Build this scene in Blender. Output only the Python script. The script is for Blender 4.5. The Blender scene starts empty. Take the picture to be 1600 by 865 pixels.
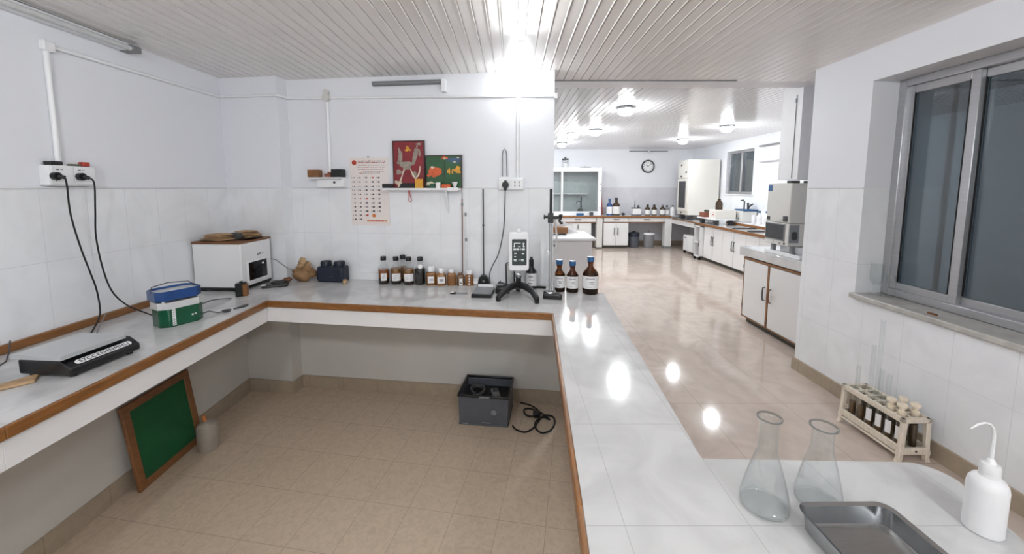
import bpy, bmesh, math, random
from mathutils import Vector, Matrix
random.seed(7)
PI = math.pi
SC = bpy.context.scene
COL = SC.collection

# ------------------------------------------------------------------ materials
def lin(c):
    return tuple(((v/12.92) if v <= .04045 else ((v+.055)/1.055)**2.4) for v in (x/255. for x in c))

def new_mat(name):
    m = bpy.data.materials.new(name); m.use_nodes = True
    nt = m.node_tree
    return m, nt, nt.nodes['Principled BSDF'], nt.nodes['Material Output']

def mat(name, rgb, rough=.5, metal=0., var=.06, scale=18., coat=0., bump=0., spec=.5, stretch=None):
    m, nt, b, o = new_mat(name)
    c = lin(rgb)
    b.inputs['Roughness'].default_value = rough
    b.inputs['Metallic'].default_value = metal
    b.inputs['Coat Weight'].default_value = coat
    b.inputs['Specular IOR Level'].default_value = spec
    tc = nt.nodes.new('ShaderNodeTexCoord')
    n = nt.nodes.new('ShaderNodeTexNoise'); n.inputs['Scale'].default_value = scale; n.inputs['Detail'].default_value = 4
    if stretch:
        mp = nt.nodes.new('ShaderNodeMapping'); mp.inputs['Scale'].default_value = stretch
        nt.links.new(tc.outputs['Object'], mp.inputs[0]); nt.links.new(mp.outputs[0], n.inputs['Vector'])
    else:
        nt.links.new(tc.outputs['Object'], n.inputs['Vector'])
    r = nt.nodes.new('ShaderNodeValToRGB')
    r.color_ramp.elements[0].position = .3; r.color_ramp.elements[1].position = .7
    r.color_ramp.elements[0].color = tuple(v*(1-var) for v in c)+(1,)
    r.color_ramp.elements[1].color = tuple(min(1, v*(1+var)) for v in c)+(1,)
    nt.links.new(n.outputs['Fac'], r.inputs[0]); nt.links.new(r.outputs[0], b.inputs['Base Color'])
    if bump:
        bp = nt.nodes.new('ShaderNodeBump'); bp.inputs['Strength'].default_value = bump; bp.inputs['Distance'].default_value = .002
        nt.links.new(n.outputs['Fac'], bp.inputs['Height']); nt.links.new(bp.outputs[0], b.inputs['Normal'])
    return m

def thin_glass(name, tint=(240, 245, 245), ior=1.45, rough=0., gain=1., haze=0.):
    m, nt, b, o = new_mat(name)
    nt.nodes.remove(b)
    t = nt.nodes.new('ShaderNodeBsdfTransparent'); t.inputs[0].default_value = lin(tint)+(1,)
    g = nt.nodes.new('ShaderNodeBsdfGlossy'); g.inputs['Roughness'].default_value = rough
    lw = nt.nodes.new('ShaderNodeLayerWeight'); lw.inputs['Blend'].default_value = .5
    f0 = ((ior-1)/(ior+1))**2
    sch = math_node(nt, 'ADD', math_node(nt, 'MULTIPLY', math_node(nt, 'POWER', lw.outputs['Facing'], 5.), 1-f0), f0)
    mx = nt.nodes.new('ShaderNodeMixShader')
    ml = nt.nodes.new('ShaderNodeMath'); ml.operation = 'MULTIPLY'; ml.inputs[1].default_value = gain
    nt.links.new(sch, ml.inputs[0]); ml.use_clamp = True
    nt.links.new(ml.outputs[0], mx.inputs[0]); nt.links.new(t.outputs[0], mx.inputs[1]); nt.links.new(g.outputs[0], mx.inputs[2])
    out = mx.outputs[0]
    if haze:
        d = nt.nodes.new('ShaderNodeBsdfDiffuse'); d.inputs[0].default_value = (.78, .79, .80, 1)
        m2 = nt.nodes.new('ShaderNodeMixShader'); m2.inputs[0].default_value = haze
        nt.links.new(out, m2.inputs[1]); nt.links.new(d.outputs[0], m2.inputs[2]); out = m2.outputs[0]
    nt.links.new(out, o.inputs[0])
    return m

def emit(name, strength, col=(245, 251, 253)):
    m, nt, b, o = new_mat(name)
    nt.nodes.remove(b)
    e = nt.nodes.new('ShaderNodeEmission'); e.inputs[0].default_value = lin(col)+(1,); e.inputs[1].default_value = strength
    nt.links.new(e.outputs[0], o.inputs[0])
    return m

def math_node(nt, op, a, b=None):
    n = nt.nodes.new('ShaderNodeMath'); n.operation = op
    for i, v in enumerate((a, b)):
        if v is None: continue
        if isinstance(v, (int, float)): n.inputs[i].default_value = v
        else: nt.links.new(v, n.inputs[i])
    return n.outputs[0]

def grid_line(nt, sock, period, off, width):
    """1 on a joint line, else 0"""
    a = math_node(nt, 'SUBTRACT', sock, off)
    a = math_node(nt, 'DIVIDE', a, period)
    a = math_node(nt, 'FRACT', a)
    a = math_node(nt, 'SUBTRACT', a, .5)
    a = math_node(nt, 'ABSOLUTE', a)
    return math_node(nt, 'GREATER_THAN', a, .5-width/period/2)

def tile_mat(name, base, joint, ax_u, pu, ou, ax_v, pv, ov, width=.003, rough=.3, rot=0., vein=.08, vscale=3., upper=None, upper_z=1.53, vein_dark=.5, rough_upper=.55, var=.03, patch=None, base2=None):
    """tile surface with joints in world metres; above upper_z plain paint"""
    m, nt, b, o = new_mat(name)
    gm = nt.nodes.new('ShaderNodeTexCoord')
    vec = gm.outputs['Object']
    if rot:
        mp = nt.nodes.new('ShaderNodeMapping'); mp.inputs['Rotation'].default_value = (0, 0, rot)
        nt.links.new(vec, mp.inputs[0]); vec = mp.outputs[0]
    sx = nt.nodes.new('ShaderNodeSeparateXYZ'); nt.links.new(vec, sx.inputs[0])
    l1 = grid_line(nt, sx.outputs[ax_u], pu, ou, width)
    l2 = grid_line(nt, sx.outputs[ax_v], pv, ov, width)
    line = math_node(nt, 'MAXIMUM', l1, l2)
    n = nt.nodes.new('ShaderNodeTexNoise'); n.inputs['Scale'].default_value = vscale; n.inputs['Detail'].default_value = 8; n.inputs['Distortion'].default_value = 1.2
    nt.links.new(gm.outputs['Object'], n.inputs['Vector'])
    r = nt.nodes.new('ShaderNodeValToRGB')
    e = r.color_ramp.elements
    c = lin(base)
    e[0].position = .35; e[0].color = tuple(v*(1-vein) for v in c)+(1,)
    e[1].position = .6; e[1].color = c+(1,)
    nt.links.new(n.outputs['Fac'], r.inputs[0])
    mx = nt.nodes.new('ShaderNodeMix'); mx.data_type = 'RGBA'
    nt.links.new(line, mx.inputs[0]); nt.links.new(r.outputs[0], mx.inputs[6]); mx.inputs[7].default_value = lin(joint)+(1,)
    col = mx.outputs[2]
    b.inputs['Roughness'].default_value = rough
    if upper:
        sz = nt.nodes.new('ShaderNodeSeparateXYZ'); nt.links.new(gm.outputs['Object'], sz.inputs[0])
        up = math_node(nt, 'GREATER_THAN', sz.outputs[2], upper_z)
        m2 = nt.nodes.new('ShaderNodeMix'); m2.data_type = 'RGBA'
        nt.links.new(up, m2.inputs[0]); nt.links.new(col, m2.inputs[6]); m2.inputs[7].default_value = lin(upper)+(1,)
        col = m2.outputs[2]
        rr = math_node(nt, 'MULTIPLY', up, rough_upper-rough); rr = math_node(nt, 'ADD', rr, rough)
        nt.links.new(rr, b.inputs['Roughness'])
    nt.links.new(col, b.inputs['Base Color'])
    return m

WALL_UP = (226, 227, 232)
WALL_TL = (234, 235, 238)
WALL_JT = (214, 215, 219)
M = {}
M['wall_x'] = tile_mat('tiled wall along the bench', WALL_TL, WALL_JT, 0, .25, .14, 2, .40, 1.132, upper=WALL_UP, rough=.28)
M['wall_y'] = tile_mat('tiled wall along the left', WALL_TL, WALL_JT, 1, .225, .01, 2, .40, 1.132, upper=WALL_UP, rough=.28)
M['wall_r'] = tile_mat('tiled window wall', WALL_TL, WALL_JT, 1, .27, .125, 2, .53, 1.0, upper=WALL_UP, rough=.28)
M['wall_far'] = tile_mat('far tiled wall', (212, 211, 217), WALL_JT, 0, .6, .2, 2, .6, .93, upper=WALL_UP, rough=.3)
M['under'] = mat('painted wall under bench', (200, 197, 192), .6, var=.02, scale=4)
M['floor'] = tile_mat('polished floor tile', (198, 183, 172), (166, 152, 141), 0, .6, .13, 1, .6, .2, width=.004, rough=.07, vein=.12, vscale=5)
M['floor_low'] = tile_mat('beige vinyl tile', (200, 181, 160), (164, 147, 129), 0, .265, .135, 1, .34, .24, width=.0035, rough=.45, rot=math.radians(9.3), vein=.14, vscale=28)
M['skirt_y'] = tile_mat('beige tile skirting along the side', (166, 151, 132), (128, 114, 98), 0, 50, 20, 1, .33, .1, width=.003, rough=.4, vein=.1, vscale=14)
M['skirt'] = tile_mat('beige tile skirting', (166, 151, 132), (128, 114, 98), 0, .33, .1, 1, 50, 20, width=.003, rough=.4, vein=.1, vscale=14)
M['ceiling'] = mat('white ceiling panel', (231, 227, 225), .22, var=.02, scale=2, spec=.6)
M['ceiling_far'] = mat('far ceiling panel', (222, 220, 221), .14, var=.02, scale=2, spec=.6)
M['trim'] = mat('white trim', (222, 221, 224), .45, var=.02)
M['top'] = tile_mat('white marble worktop', (202, 201, 201), (172, 171, 172), 0, .301, .571, 1, .40, .25, width=.002, rough=.1, vein=.15, vscale=4.5)
M['laminate'] = mat('white laminate panel', (226, 225, 226), .35, var=.025, scale=3)
M['wood'] = mat('varnished wood edge', (126, 82, 40), .35, var=.22, scale=9, stretch=(3, 1.2, 14), coat=.2)
M['wood_dark'] = mat('brown wood', (112, 70, 36), .45, var=.25, scale=10, stretch=(2, 9, 9))
M['cab'] = mat('white cabinet door', (219, 218, 218), .38, var=.015, scale=3)
M['plinth'] = mat('dark olive plinth', (74, 72, 64), .55)
M['steel'] = mat('brushed stainless steel', (172, 173, 174), .26, 1., var=.05, scale=30, stretch=(1, 4, 1))
M['chrome'] = mat('chrome', (200, 200, 202), .12, 1., var=.03)
M['alu'] = mat('aluminium frame', (184, 184, 187), .34, .75, var=.05, scale=8, stretch=(1, 1, 12))
M['marble_sill'] = mat('grey marble sill', (176, 173, 168), .3, var=.16, scale=14)
M['black'] = mat('black plastic', (15, 15, 17), .35, var=.15)
M['black_matte'] = mat('black rubber', (17, 17, 18), .6, var=.15)
M['dark_grey'] = mat('dark grey plastic', (62, 63, 66), .45)
M['grey'] = mat('grey plastic', (128, 129, 132), .45)
M['crate_grey'] = mat('slate grey plastic', (80, 83, 91), .4, var=.08)
M['white_pl'] = mat('white plastic', (232, 232, 234), .3, var=.012)
M['cream'] = mat('cream enamel', (222, 219, 212), .4, var=.02, scale=3)
M['oven'] = mat('light grey enamel', (206, 204, 200), .4, var=.025, scale=3)
M['paper'] = mat('white paper label', (228, 226, 226), .7, var=.02)
M['calendar'] = mat('calendar paper', (229, 220, 216), .7, var=.03, scale=5)
M['red_ink'] = mat('red ink', (186, 60, 50), .7, var=.1)
M['dark_ink'] = mat('dark ink', (74, 66, 72), .7, var=.1)
M['grey_ink'] = mat('grey ink', (150, 144, 150), .7, var=.1)
M['orange_ink'] = mat('orange ink', (206, 120, 58), .7, var=.1)
M['red_art'] = mat('crimson painted panel', (122, 22, 31), .35, var=.2, scale=12)
M['green_art'] = mat('green painted panel', (28, 78, 42), .35, var=.2, scale=12)
M['silver_art'] = mat('silver grey paint', (142, 134, 122), .4, var=.22, scale=40)
M['cream_art'] = mat('pale cream paint', (214, 200, 178), .45, var=.12, scale=30)
M['yellow_art'] = mat('yellow paint', (204, 148, 42), .45, var=.18, scale=50)
M['orange_art'] = mat('orange paint', (196, 86, 40), .45, var=.22, scale=50)
M['blue_art'] = mat('blue paint', (58, 82, 116), .45, var=.15, scale=30)
M['frame_dark'] = mat('dark picture frame', (58, 30, 28), .4)
M['green_felt'] = mat('green felt board', (4, 80, 43), .75, var=.12, scale=6)
M['board_wood'] = mat('board frame wood', (124, 82, 48), .5, var=.22, scale=10, stretch=(2, 2, 12))
M['green_pl'] = mat('green translucent plastic', (8, 76, 49), .25, var=.12, scale=8, coat=.3)
M['blue_pl'] = mat('blue plastic', (24, 64, 122), .25, var=.08, coat=.3)
M['clear_pl'] = mat('clear frosted plastic', (196, 196, 196), .25, var=.06)
M['navy'] = mat('navy blue case', (20, 26, 44), .5, var=.15)
M['cap_blue'] = mat('blue bottle cap', (28, 82, 130), .35)
M['kraft'] = mat('brown kraft paper', (142, 108, 74), .7, var=.22, scale=14, bump=.6)
M['straw'] = mat('pale brown bundle', (168, 138, 104), .7, var=.24, scale=24, bump=.5)
M['rack_wood'] = mat('pale cream wood', (214, 203, 187), .55, var=.12, scale=14, stretch=(8, 8, 2))
M['cork'] = mat('pale cork stopper', (222, 208, 188), .6, var=.1)
M['liq_dark'] = mat('dark brown liquid', (38, 20, 10), .12, var=.1)
M['liq_orange'] = mat('orange brown liquid', (138, 72, 22), .12, var=.12)
M['liq_amber'] = mat('amber brown liquid', (122, 80, 34), .12, var=.1)
M['liq_black'] = mat('near black liquid', (22, 17, 12), .12, var=.1)
M['amber_body'] = mat('amber plastic', (124, 80, 33), .22, var=.12, scale=22, coat=.3)
M['amber_dark'] = mat('darker amber plastic', (96, 62, 30), .25, var=.12, scale=22, coat=.3)
M['brown_liq'] = mat('brown bottle contents', (62, 46, 28), .1, var=.1)
M['sample'] = mat('brown soil sample', (104, 78, 52), .5, var=.25, scale=40)
M['hdpe'] = mat('milky plastic bottle', (216, 215, 216), .35, var=.02)
M['hdpe_old'] = mat('dull milky plastic', (158, 150, 140), .4, var=.05)
M['orange_pl'] = mat('orange plastic', (190, 112, 60), .4)
M['panel_dark'] = mat('dark keypad panel', (48, 58, 60), .3, var=.05)
M['screen_black'] = mat('black glass window', (14, 15, 18), .08, var=.05)
M['fume_grey'] = mat('grey cabinet lining', (186, 188, 188), .4)
M['oven_inside'] = mat('dark oven interior', (52, 54, 56), .4, var=.25, scale=20)
M['white_led'] = mat('white key print', (222, 226, 226), .5, var=.02)
M['red_pl'] = mat('red plastic', (176, 58, 42), .4)
M['olive'] = mat('olive plastic', (92, 98, 78), .5)
M['brick'] = mat('reddish brown box', (132, 78, 60), .6)
M['glass'] = thin_glass('clear glass', (252, 253, 253), 1.42)
M['glass_lab'] = thin_glass('laboratory glass', (252, 253, 253), 1.5, gain=.95)
M['glass_rim'] = thin_glass('thick glass edge', (222, 225, 225), 1.5)
M['glass_amber'] = thin_glass('amber glass', (200, 168, 112), 1.5)
M['pane'] = thin_glass('window pane', (222, 231, 236), 1.55, gain=2.1)
M['pane_hood'] = thin_glass('tinted hood pane', (243, 246, 246), 1.5, gain=1.2)
M['acrylic'] = thin_glass('clear acrylic cover', (236, 238, 240), 1.5, rough=.12, gain=1.5, haze=.42)
M['lamp_wall'] = emit('wall globe light', 11.)
M['lamp_tube'] = emit('fluorescent tube light', 24.)
M['lamp_far'] = emit('ceiling dome light', 96.)
M['lamp_fill'] = emit('unseen bulb light', 165.)  # emitter of the out-of-view globes added to light the near bay

# ------------------------------------------------------------------ mesh helpers
class MB:
    def __init__(self, origin=(0, 0, 0)):
        self.bm = bmesh.new(); self.o = Vector(origin)
    def _xf(self, verts, mtx):
        for v in verts: v.co = mtx @ v.co
    def box(self, x0, x1, y0, y1, z0, z1, mtx=None):
        vs = [self.bm.verts.new(p) for p in [(x0,y0,z0),(x1,y0,z0),(x1,y1,z0),(x0,y1,z0),(x0,y0,z1),(x1,y0,z1),(x1,y1,z1),(x0,y1,z1)]]
        for f in [(0,3,2,1),(4,5,6,7),(0,1,5,4),(1,2,6,5),(2,3,7,6),(3,0,4,7)]:
            self.bm.faces.new([vs[i] for i in f])
        if mtx is not None: self._xf(vs, mtx)
        return self
    def prism(self, poly, z0, z1, mtx=None):
        a = 0
        for i in range(len(poly)):
            p, q = poly[i], poly[(i+1) % len(poly)]; a += p[0]*q[1]-q[0]*p[1]
        if a < 0: poly = list(reversed(poly))
        b = [self.bm.verts.new((p[0], p[1], z0)) for p in poly]; t = [self.bm.verts.new((p[0], p[1], z1)) for p in poly]
        n = len(poly)
        self.bm.faces.new(list(reversed(b))); self.bm.faces.new(t)
        for i in range(n):
            j = (i+1) % n; self.bm.faces.new([b[i], b[j], t[j], t[i]])
        if mtx is not None: self._xf(b+t, mtx)
        return self
    def frame(self, ax, a0, a1, z0, z1, w, d0, d1, wb=None):
        """rectangular frame without overlapping corners; ax 'x' or 'y' is the axis it spans"""
        wb = wb or w
        for p0, p1, q0, q1 in ((a0, a0+w, z0, z1), (a1-w, a1, z0, z1), (a0+w, a1-w, z0, z0+wb), (a0+w, a1-w, z1-wb, z1)):
            if ax == 'x': self.box(p0, p1, d0, d1, q0, q1)
            else: self.box(d0, d1, p0, p1, q0, q1)
        return self
    def lathe(self, prof, seg=24, c=(0, 0), a0=0., a1=2*PI, mtx=None, sx=1., sy=1.):
        full = abs(a1-a0-2*PI) < 1e-6
        n = seg if full else seg+1
        rings, allv = [], []
        for r, z in prof:
            if r < 1e-6 and full:
                v = self.bm.verts.new((c[0], c[1], z)); rings.append([v]*n); allv.append(v)
            else:
                ring = [self.bm.verts.new((c[0]+sx*r*math.cos(a0+(a1-a0)*i/seg), c[1]+sy*r*math.sin(a0+(a1-a0)*i/seg), z)) for i in range(n)]
                rings.append(ring); allv += ring
        for k in range(len(rings)-1):
            A, B = rings[k], rings[k+1]
            for i in range(seg):
                j = (i+1) % n
                f = []
                for v in (A[i], A[j], B[j], B[i]):
                    if v not in f: f.append(v)
                if len(f) > 2:
                    try: self.bm.faces.new(f)
                    except ValueError: pass
        if mtx is not None: self._xf(allv, mtx)
        return self
    def tube(self, pts, r, seg=8, caps=True, flat=1.):
        pts = [Vector(p) for p in pts]
        rs = r if isinstance(r, (list, tuple)) else [r]*len(pts)
        rings = []
        up = None
        for i, p in enumerate(pts):
            t = (pts[min(i+1, len(pts)-1)]-pts[max(i-1, 0)]).normalized()
            if up is None:
                up = Vector((0, 0, 1)) if abs(t.z) < .9 else Vector((1, 0, 0))
            s = t.cross(up).normalized(); up = s.cross(t).normalized()
            rings.append([self.bm.verts.new(p+(s*math.cos(2*PI*k/seg)+up*flat*math.sin(2*PI*k/seg))*rs[i]) for k in range(seg)])
        for a, b in zip(rings, rings[1:]):
            for k in range(seg):
                j = (k+1) % seg; self.bm.faces.new([a[k], b[k], b[j], a[j]])
        if caps:
            self.bm.faces.new(rings[0]); self.bm.faces.new(list(reversed(rings[-1])))
        return self
    def cyl(self, p0, p1, r0, r1=None, seg=20):
        return self.tube([p0, p1], [r0, r0 if r1 is None else r1], seg)
    def ball(self, c, r, seg=20, rings=12, sz=1.):
        prof = [(r*math.sin(PI*i/rings), c[2]-r*sz*math.cos(PI*i/rings)) for i in range(rings+1)]
        prof[0] = (0, prof[0][1]); prof[-1] = (0, prof[-1][1])
        return self.lathe(prof, seg, (c[0], c[1]))
    def lump(self, c, r, s=(1, 1, 1), amp=.2, seed=0, sub=3):
        rnd = random.Random(seed)
        res = bmesh.ops.create_icosphere(self.bm, subdivisions=sub, radius=1)
        ph = [(rnd.uniform(2, 5), rnd.uniform(2, 5), rnd.uniform(2, 5), rnd.uniform(0, 6)) for _ in range(4)]
        for v in res['verts']:
            d = v.co.copy()
            k = 1+amp*sum(math.sin(d.x*a+d.y*b+d.z*cc+p) for a, b, cc, p in ph)/2
            v.co = Vector((c[0]+d.x*k*r*s[0], c[1]+d.y*k*r*s[1], c[2]+d.z*k*r*s[2]))
        return self
    def build(self, name, m, parent=None, bevel=0., smooth=True, bseg=2, kind=None, label=None, angle=38):
        bmesh.ops.recalc_face_normals(self.bm, faces=self.bm.faces)
        if self.o.length:
            for v in self.bm.verts: v.co -= self.o
        me = bpy.data.meshes.new(name); self.bm.to_mesh(me); self.bm.free()
        me.materials.append(M[m] if isinstance(m, str) else m)
        if smooth:
            me.polygons.foreach_set('use_smooth', [True]*len(me.polygons))
            me.set_sharp_from_angle(angle=math.radians(angle))
        o = bpy.data.objects.new(name, me); COL.objects.link(o)
        if parent is not None: o.parent = parent
        else: o.location = self.o
        if bevel:
            b = o.modifiers.new('bevel', 'BEVEL'); b.width = bevel; b.segments = bseg; b.limit_method = 'ANGLE'; b.angle_limit = math.radians(40)
            b.harden_normals = False
        if kind: o['kind'] = kind
        if label: o['label'] = label
        return o

def thing(name, label, cat, loc=(0, 0, 0), rz=0., group=None, mtx=None):
    o = bpy.data.objects.new(name, None); COL.objects.link(o)
    o.empty_display_size = .05
    if mtx is not None: o.matrix_world = mtx
    else: o.location = loc; o.rotation_euler = (0, 0, rz)
    o['label'] = label; o['category'] = cat
    if group: o['group'] = group
    return o
def tag(o, label, cat, group=None):
    o['label'] = label; o['category'] = cat
    if group: o['group'] = group
    return o
def dup(root, loc, rz=None, label=None, group=None):
    def cp(o, par):
        c = o.copy(); COL.objects.link(c)
        if par is not None: c.parent = par
        for ch in list(o.children): cp(ch, c)
        return c
    r = cp(root, None); r.location = loc
    if rz is not None: r.rotation_euler = (0, 0, rz)
    if label: r['label'] = label
    if group: r['group'] = group
    return r
def struct(mb, name, m, parent=None, **k):
    o = mb.build(name, m, parent, **k)
    if parent is None: o['kind'] = 'structure'
    return o
def frame_mtx(origin, xaxis, up=(0, 0, 1)):
    """local x along xaxis, local z up-ish, local y = z cross x"""
    x = Vector(xaxis).normalized(); z = Vector(up); z = (z-x*z.dot(x)).normalized(); y = z.cross(x)
    m = Matrix((x, y, z)).transposed().to_4x4(); m.translation = Vector(origin)
    return m
def wall_hang(name, label, cat, x, z, group=None, off=0.):
    """Empty on the bench wall: local x along the wall, local -y into the room"""
    y = BW(x)
    d = Vector((BW1[0]-BW0[0], BW1[1]-BW0[1], 0)).normalized(); n = Vector((d.y, -d.x, 0))
    m = frame_mtx(Vector((x, y, z))+n*off, d)
    return thing(name, label, cat, group=group, mtx=m)
BW0, BW1 = (-1.96, 3.433), (.34, 3.15)
def BW(x): return BW0[1]+(x-BW0[0])*(BW1[1]-BW0[1])/(BW1[0]-BW0[0])
def arc_label(r, z0, z1, ang=1.1, mid=-PI/2, seg=12):
    return MB().lathe([(r, z0), (r, z1), (r+.0012, z1), (r+.0012, z0), (r, z0)], seg, a0=mid-ang, a1=mid+ang)
# ------------------------------------------------------------------ room shell
CZ, FZ, FL, TZ = 2.457, 2.53, -.32, .72
struct(MB().box(.47, 4.9, -3.2, 10.4, -.1, 0).box(-.7, .47, 3.50, 10.4, -.1, 0), 'floor', 'floor', smooth=False)
struct(MB().box(-2.7, .47, -3.2, 3.46, -.42, FL), 'floor', 'floor_low', smooth=False)

def panel_sheet(x0, x1, y0, y1, z, pitch=.0725):
    mb = MB(); bm = mb.bm
    prof = []
    n = int((x1-x0)/pitch)+1
    for i in range(n):
        a = x0+i*pitch
        prof += [(a, 0), (a+.058, 0), (a+.0605, -.0025), (a+.0635, -.0025), (a+.0655, .010), (a+.0705, .010)]
    prof = [(min(x, x1), dz) for x, dz in prof]
    va = [bm.verts.new((x, y0, z+dz)) for x, dz in prof]; vb = [bm.verts.new((x, y1, z+dz)) for x, dz in prof]
    for i in range(len(prof)-1):
        if prof[i+1][0]-prof[i][0] > 1e-6 or prof[i+1][1] != prof[i][1]:
            bm.faces.new([va[i], vb[i], vb[i+1], va[i+1]])
    return mb
struct(panel_sheet(-2.52, 3.4, -3.2, 3.47, CZ), 'ceiling', 'ceiling', smooth=False)
struct(panel_sheet(-.7, 4.9, 3.69, 10.3, FZ), 'ceiling', 'ceiling_far', smooth=False)
struct(MB().box(.3, 3.4, 3.455, 3.70, CZ+.001, CZ+.12), 'trim_1', 'trim')
# end batten where the near ceiling panels stop
struct(MB().box(.35, 1.95, 3.43, 3.456, CZ-.006, CZ+.02), 'trim_2', 'grey')

struct(MB().box(-2.72, -2.5, -3.2, 3.47, .55, 2.6), 'wall_left', 'wall_y', smooth=False)
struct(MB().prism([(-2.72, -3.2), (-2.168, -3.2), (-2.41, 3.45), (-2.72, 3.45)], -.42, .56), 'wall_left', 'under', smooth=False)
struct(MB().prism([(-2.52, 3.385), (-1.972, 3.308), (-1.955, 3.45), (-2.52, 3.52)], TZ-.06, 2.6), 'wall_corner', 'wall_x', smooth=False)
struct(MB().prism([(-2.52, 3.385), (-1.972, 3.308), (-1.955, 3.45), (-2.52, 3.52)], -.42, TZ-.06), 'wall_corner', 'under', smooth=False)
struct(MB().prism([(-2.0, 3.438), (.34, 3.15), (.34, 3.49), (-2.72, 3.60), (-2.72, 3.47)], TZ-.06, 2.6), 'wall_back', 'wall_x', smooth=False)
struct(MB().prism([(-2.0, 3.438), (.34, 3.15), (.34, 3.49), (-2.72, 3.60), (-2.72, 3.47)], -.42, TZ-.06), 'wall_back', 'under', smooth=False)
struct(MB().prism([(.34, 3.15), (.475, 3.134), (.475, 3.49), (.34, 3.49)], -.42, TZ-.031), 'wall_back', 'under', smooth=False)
# right wall with the window opening
WY0, WY1, WZ0, WZ1 = .95, 2.63, .80, 2.235
struct(MB().box(2.4, 2.72, -3.2, 3.136, -.1, WZ0-.04).box(2.4, 2.72, -3.2, 3.136, WZ1, 2.6).box(2.4, 2.72, WY1, 3.136, WZ0-.04, WZ1).box(2.4, 2.72, -3.2, WY0, WZ0-.04, WZ1), 'wall_right', 'wall_r', smooth=False)
struct(MB().box(3.35, 3.5, 3.0, 4.36, -.1, 2.6).box(2.72, 3.4, 3.0, 3.136, -.1, 2.6).box(3.4, 4.9, 4.2, 4.36, -.1, 2.6), 'wall_niche', 'wall_x', smooth=False)
struct(MB().box(2.70, 3.36, 3.66, 3.93, 1.605, CZ+.05), 'wall_bulkhead', 'trim')
struct(MB().box(-.7, 4.9, 10.2, 10.4, -.1, 2.7), 'wall_far', 'wall_far', smooth=False)
FY0, FY1, FZ0, FZ1 = 7.63, 8.58, 1.395, 2.305
struct(MB().box(4.75, 4.95, 4.3, 10.3, -.1, FZ0).box(4.75, 4.95, 4.3, 10.3, FZ1, 2.7).box(4.75, 4.95, FY1, 10.3, FZ0, FZ1).box(4.75, 4.95, 4.3, FY0, FZ0, FZ1), 'wall_far_right', 'wall_y', smooth=False)
struct(MB().box(-.9, -.7, 3.4, 10.4, -.1, 2.7), 'wall_far_left', 'wall_y', smooth=False)
struct(MB().box(-2.8, 2.8, -3.4, -3.2, -.42, 2.7), 'wall_front', 'wall_x', smooth=False)

# tile cap lines and skirtings
def strip_along(p, q, z0, z1, t):
    p, q = Vector(p), Vector(q); d = (q-p).normalized(); n = Vector((d.y, -d.x))
    return MB().prism([p[:], q[:], (q+n*t)[:], (p+n*t)[:]], z0, z1)
struct(MB().box(-2.5, -2.492, -3.2, 3.39, 1.524, 1.535), 'trim_3', 'trim', bevel=.002)
struct(strip_along((-2.5, 3.382), (-1.972, 3.308), 1.524, 1.535, .007), 'trim_4', 'trim', bevel=.002)
struct(strip_along((-1.958, 3.433), (.34, 3.15), 1.524, 1.535, .007), 'trim_5', 'trim', bevel=.002)
struct(MB().box(2.393, 2.4, WY1, 3.136, 1.524, 1.532).box(2.393, 2.4, -3.2, WY0, 1.524, 1.532), 'trim_6', 'trim', bevel=.002)
struct(MB().prism([(-2.168, -3.2), (-2.153, -3.2), (-2.395, 3.40), (-2.41, 3.40)], FL, FL+.115), 'baseboard_left', 'skirt_y')
struct(strip_along((-2.41, 3.369), (-1.972, 3.308), FL, FL+.115, .013), 'baseboard_corner', 'skirt')
struct(MB().prism([(-1.973, 3.300), (-1.955, 3.44), (-1.942, 3.438), (-1.960, 3.298)], FL, FL+.115), 'baseboard_corner', 'skirt')
struct(strip_along((-1.95, 3.432), (.42, 3.140), FL, FL+.115, .013), 'baseboard_back', 'skirt')
struct(MB().box(2.385, 2.4, -3.2, 3.15, 0, .10), 'baseboard_right', 'skirt_y')
struct(MB().box(-.6, 4.75, 10.185, 10.2, 0, .12), 'baseboard_far', 'skirt')

# near window
w = bpy.data.objects.new('window_1', None); COL.objects.link(w); w['kind'] = 'structure'
X0, X1 = 2.575, 2.655
fr = MB()
fr.frame('y', WY0, WY1, WZ0, WZ1, .05, X0, X1)
fr.build('window_frame', 'alu', w, bevel=.004)
def sash(y0, y1, x0, name):
    s = MB(); a, b = WZ0+.045, WZ1-.05; t = .045
    s.frame('y', y0, y1, a, b, t, x0, x0+.028, .05)
    o = s.build(name, 'alu', w, bevel=.003)
    MB().box(x0+.011, x0+.017, y0+t-.004, y1-t+.004, a+.05, b-.04).build('pane', 'pane', o, smooth=False)
    g = MB().box(x0+.0, x0+.006, y0+t-.001, y0+t+.006, a+.055, b-.045).box(x0, x0+.006, y1-t-.006, y1-t+.001, a+.055, b-.045)
    g.build('rubber_seal', 'black_matte', o)
sash(2.19, WY1-.045, 2.592, 'sash')
sash(1.54, 2.235, 2.622, 'sash')
sash(WY0+.04, 1.585, 2.592, 'sash')
MB().box(2.372, 2.58, WY0-.02, WY1+.02, WZ0-.035, WZ0).build('window_sill', 'marble_sill', w, bevel=.006)

# far window
w2 = bpy.data.objects.new('window_2', None); COL.objects.link(w2); w2['kind'] = 'structure'
fr = MB(); a, b = 4.80, 4.86
fr.frame('y', FY0, FY1, FZ0, FZ1, .05, a, b).box(a-.01, b-.005, 8.07, 8.13, FZ0+.03, FZ1-.03)
fr.build('window_frame', 'alu', w2, bevel=.004)
MB().box(4.83, 4.836, FY0+.05, FY1-.05, FZ0+.05, FZ1-.05).build('pane', 'pane', w2, smooth=False)
MB().box(4.735, 4.80, FY0-.04, FY1+.04, FZ0-.03, FZ0).build('window_sill', 'trim', w2, bevel=.004)

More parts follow.
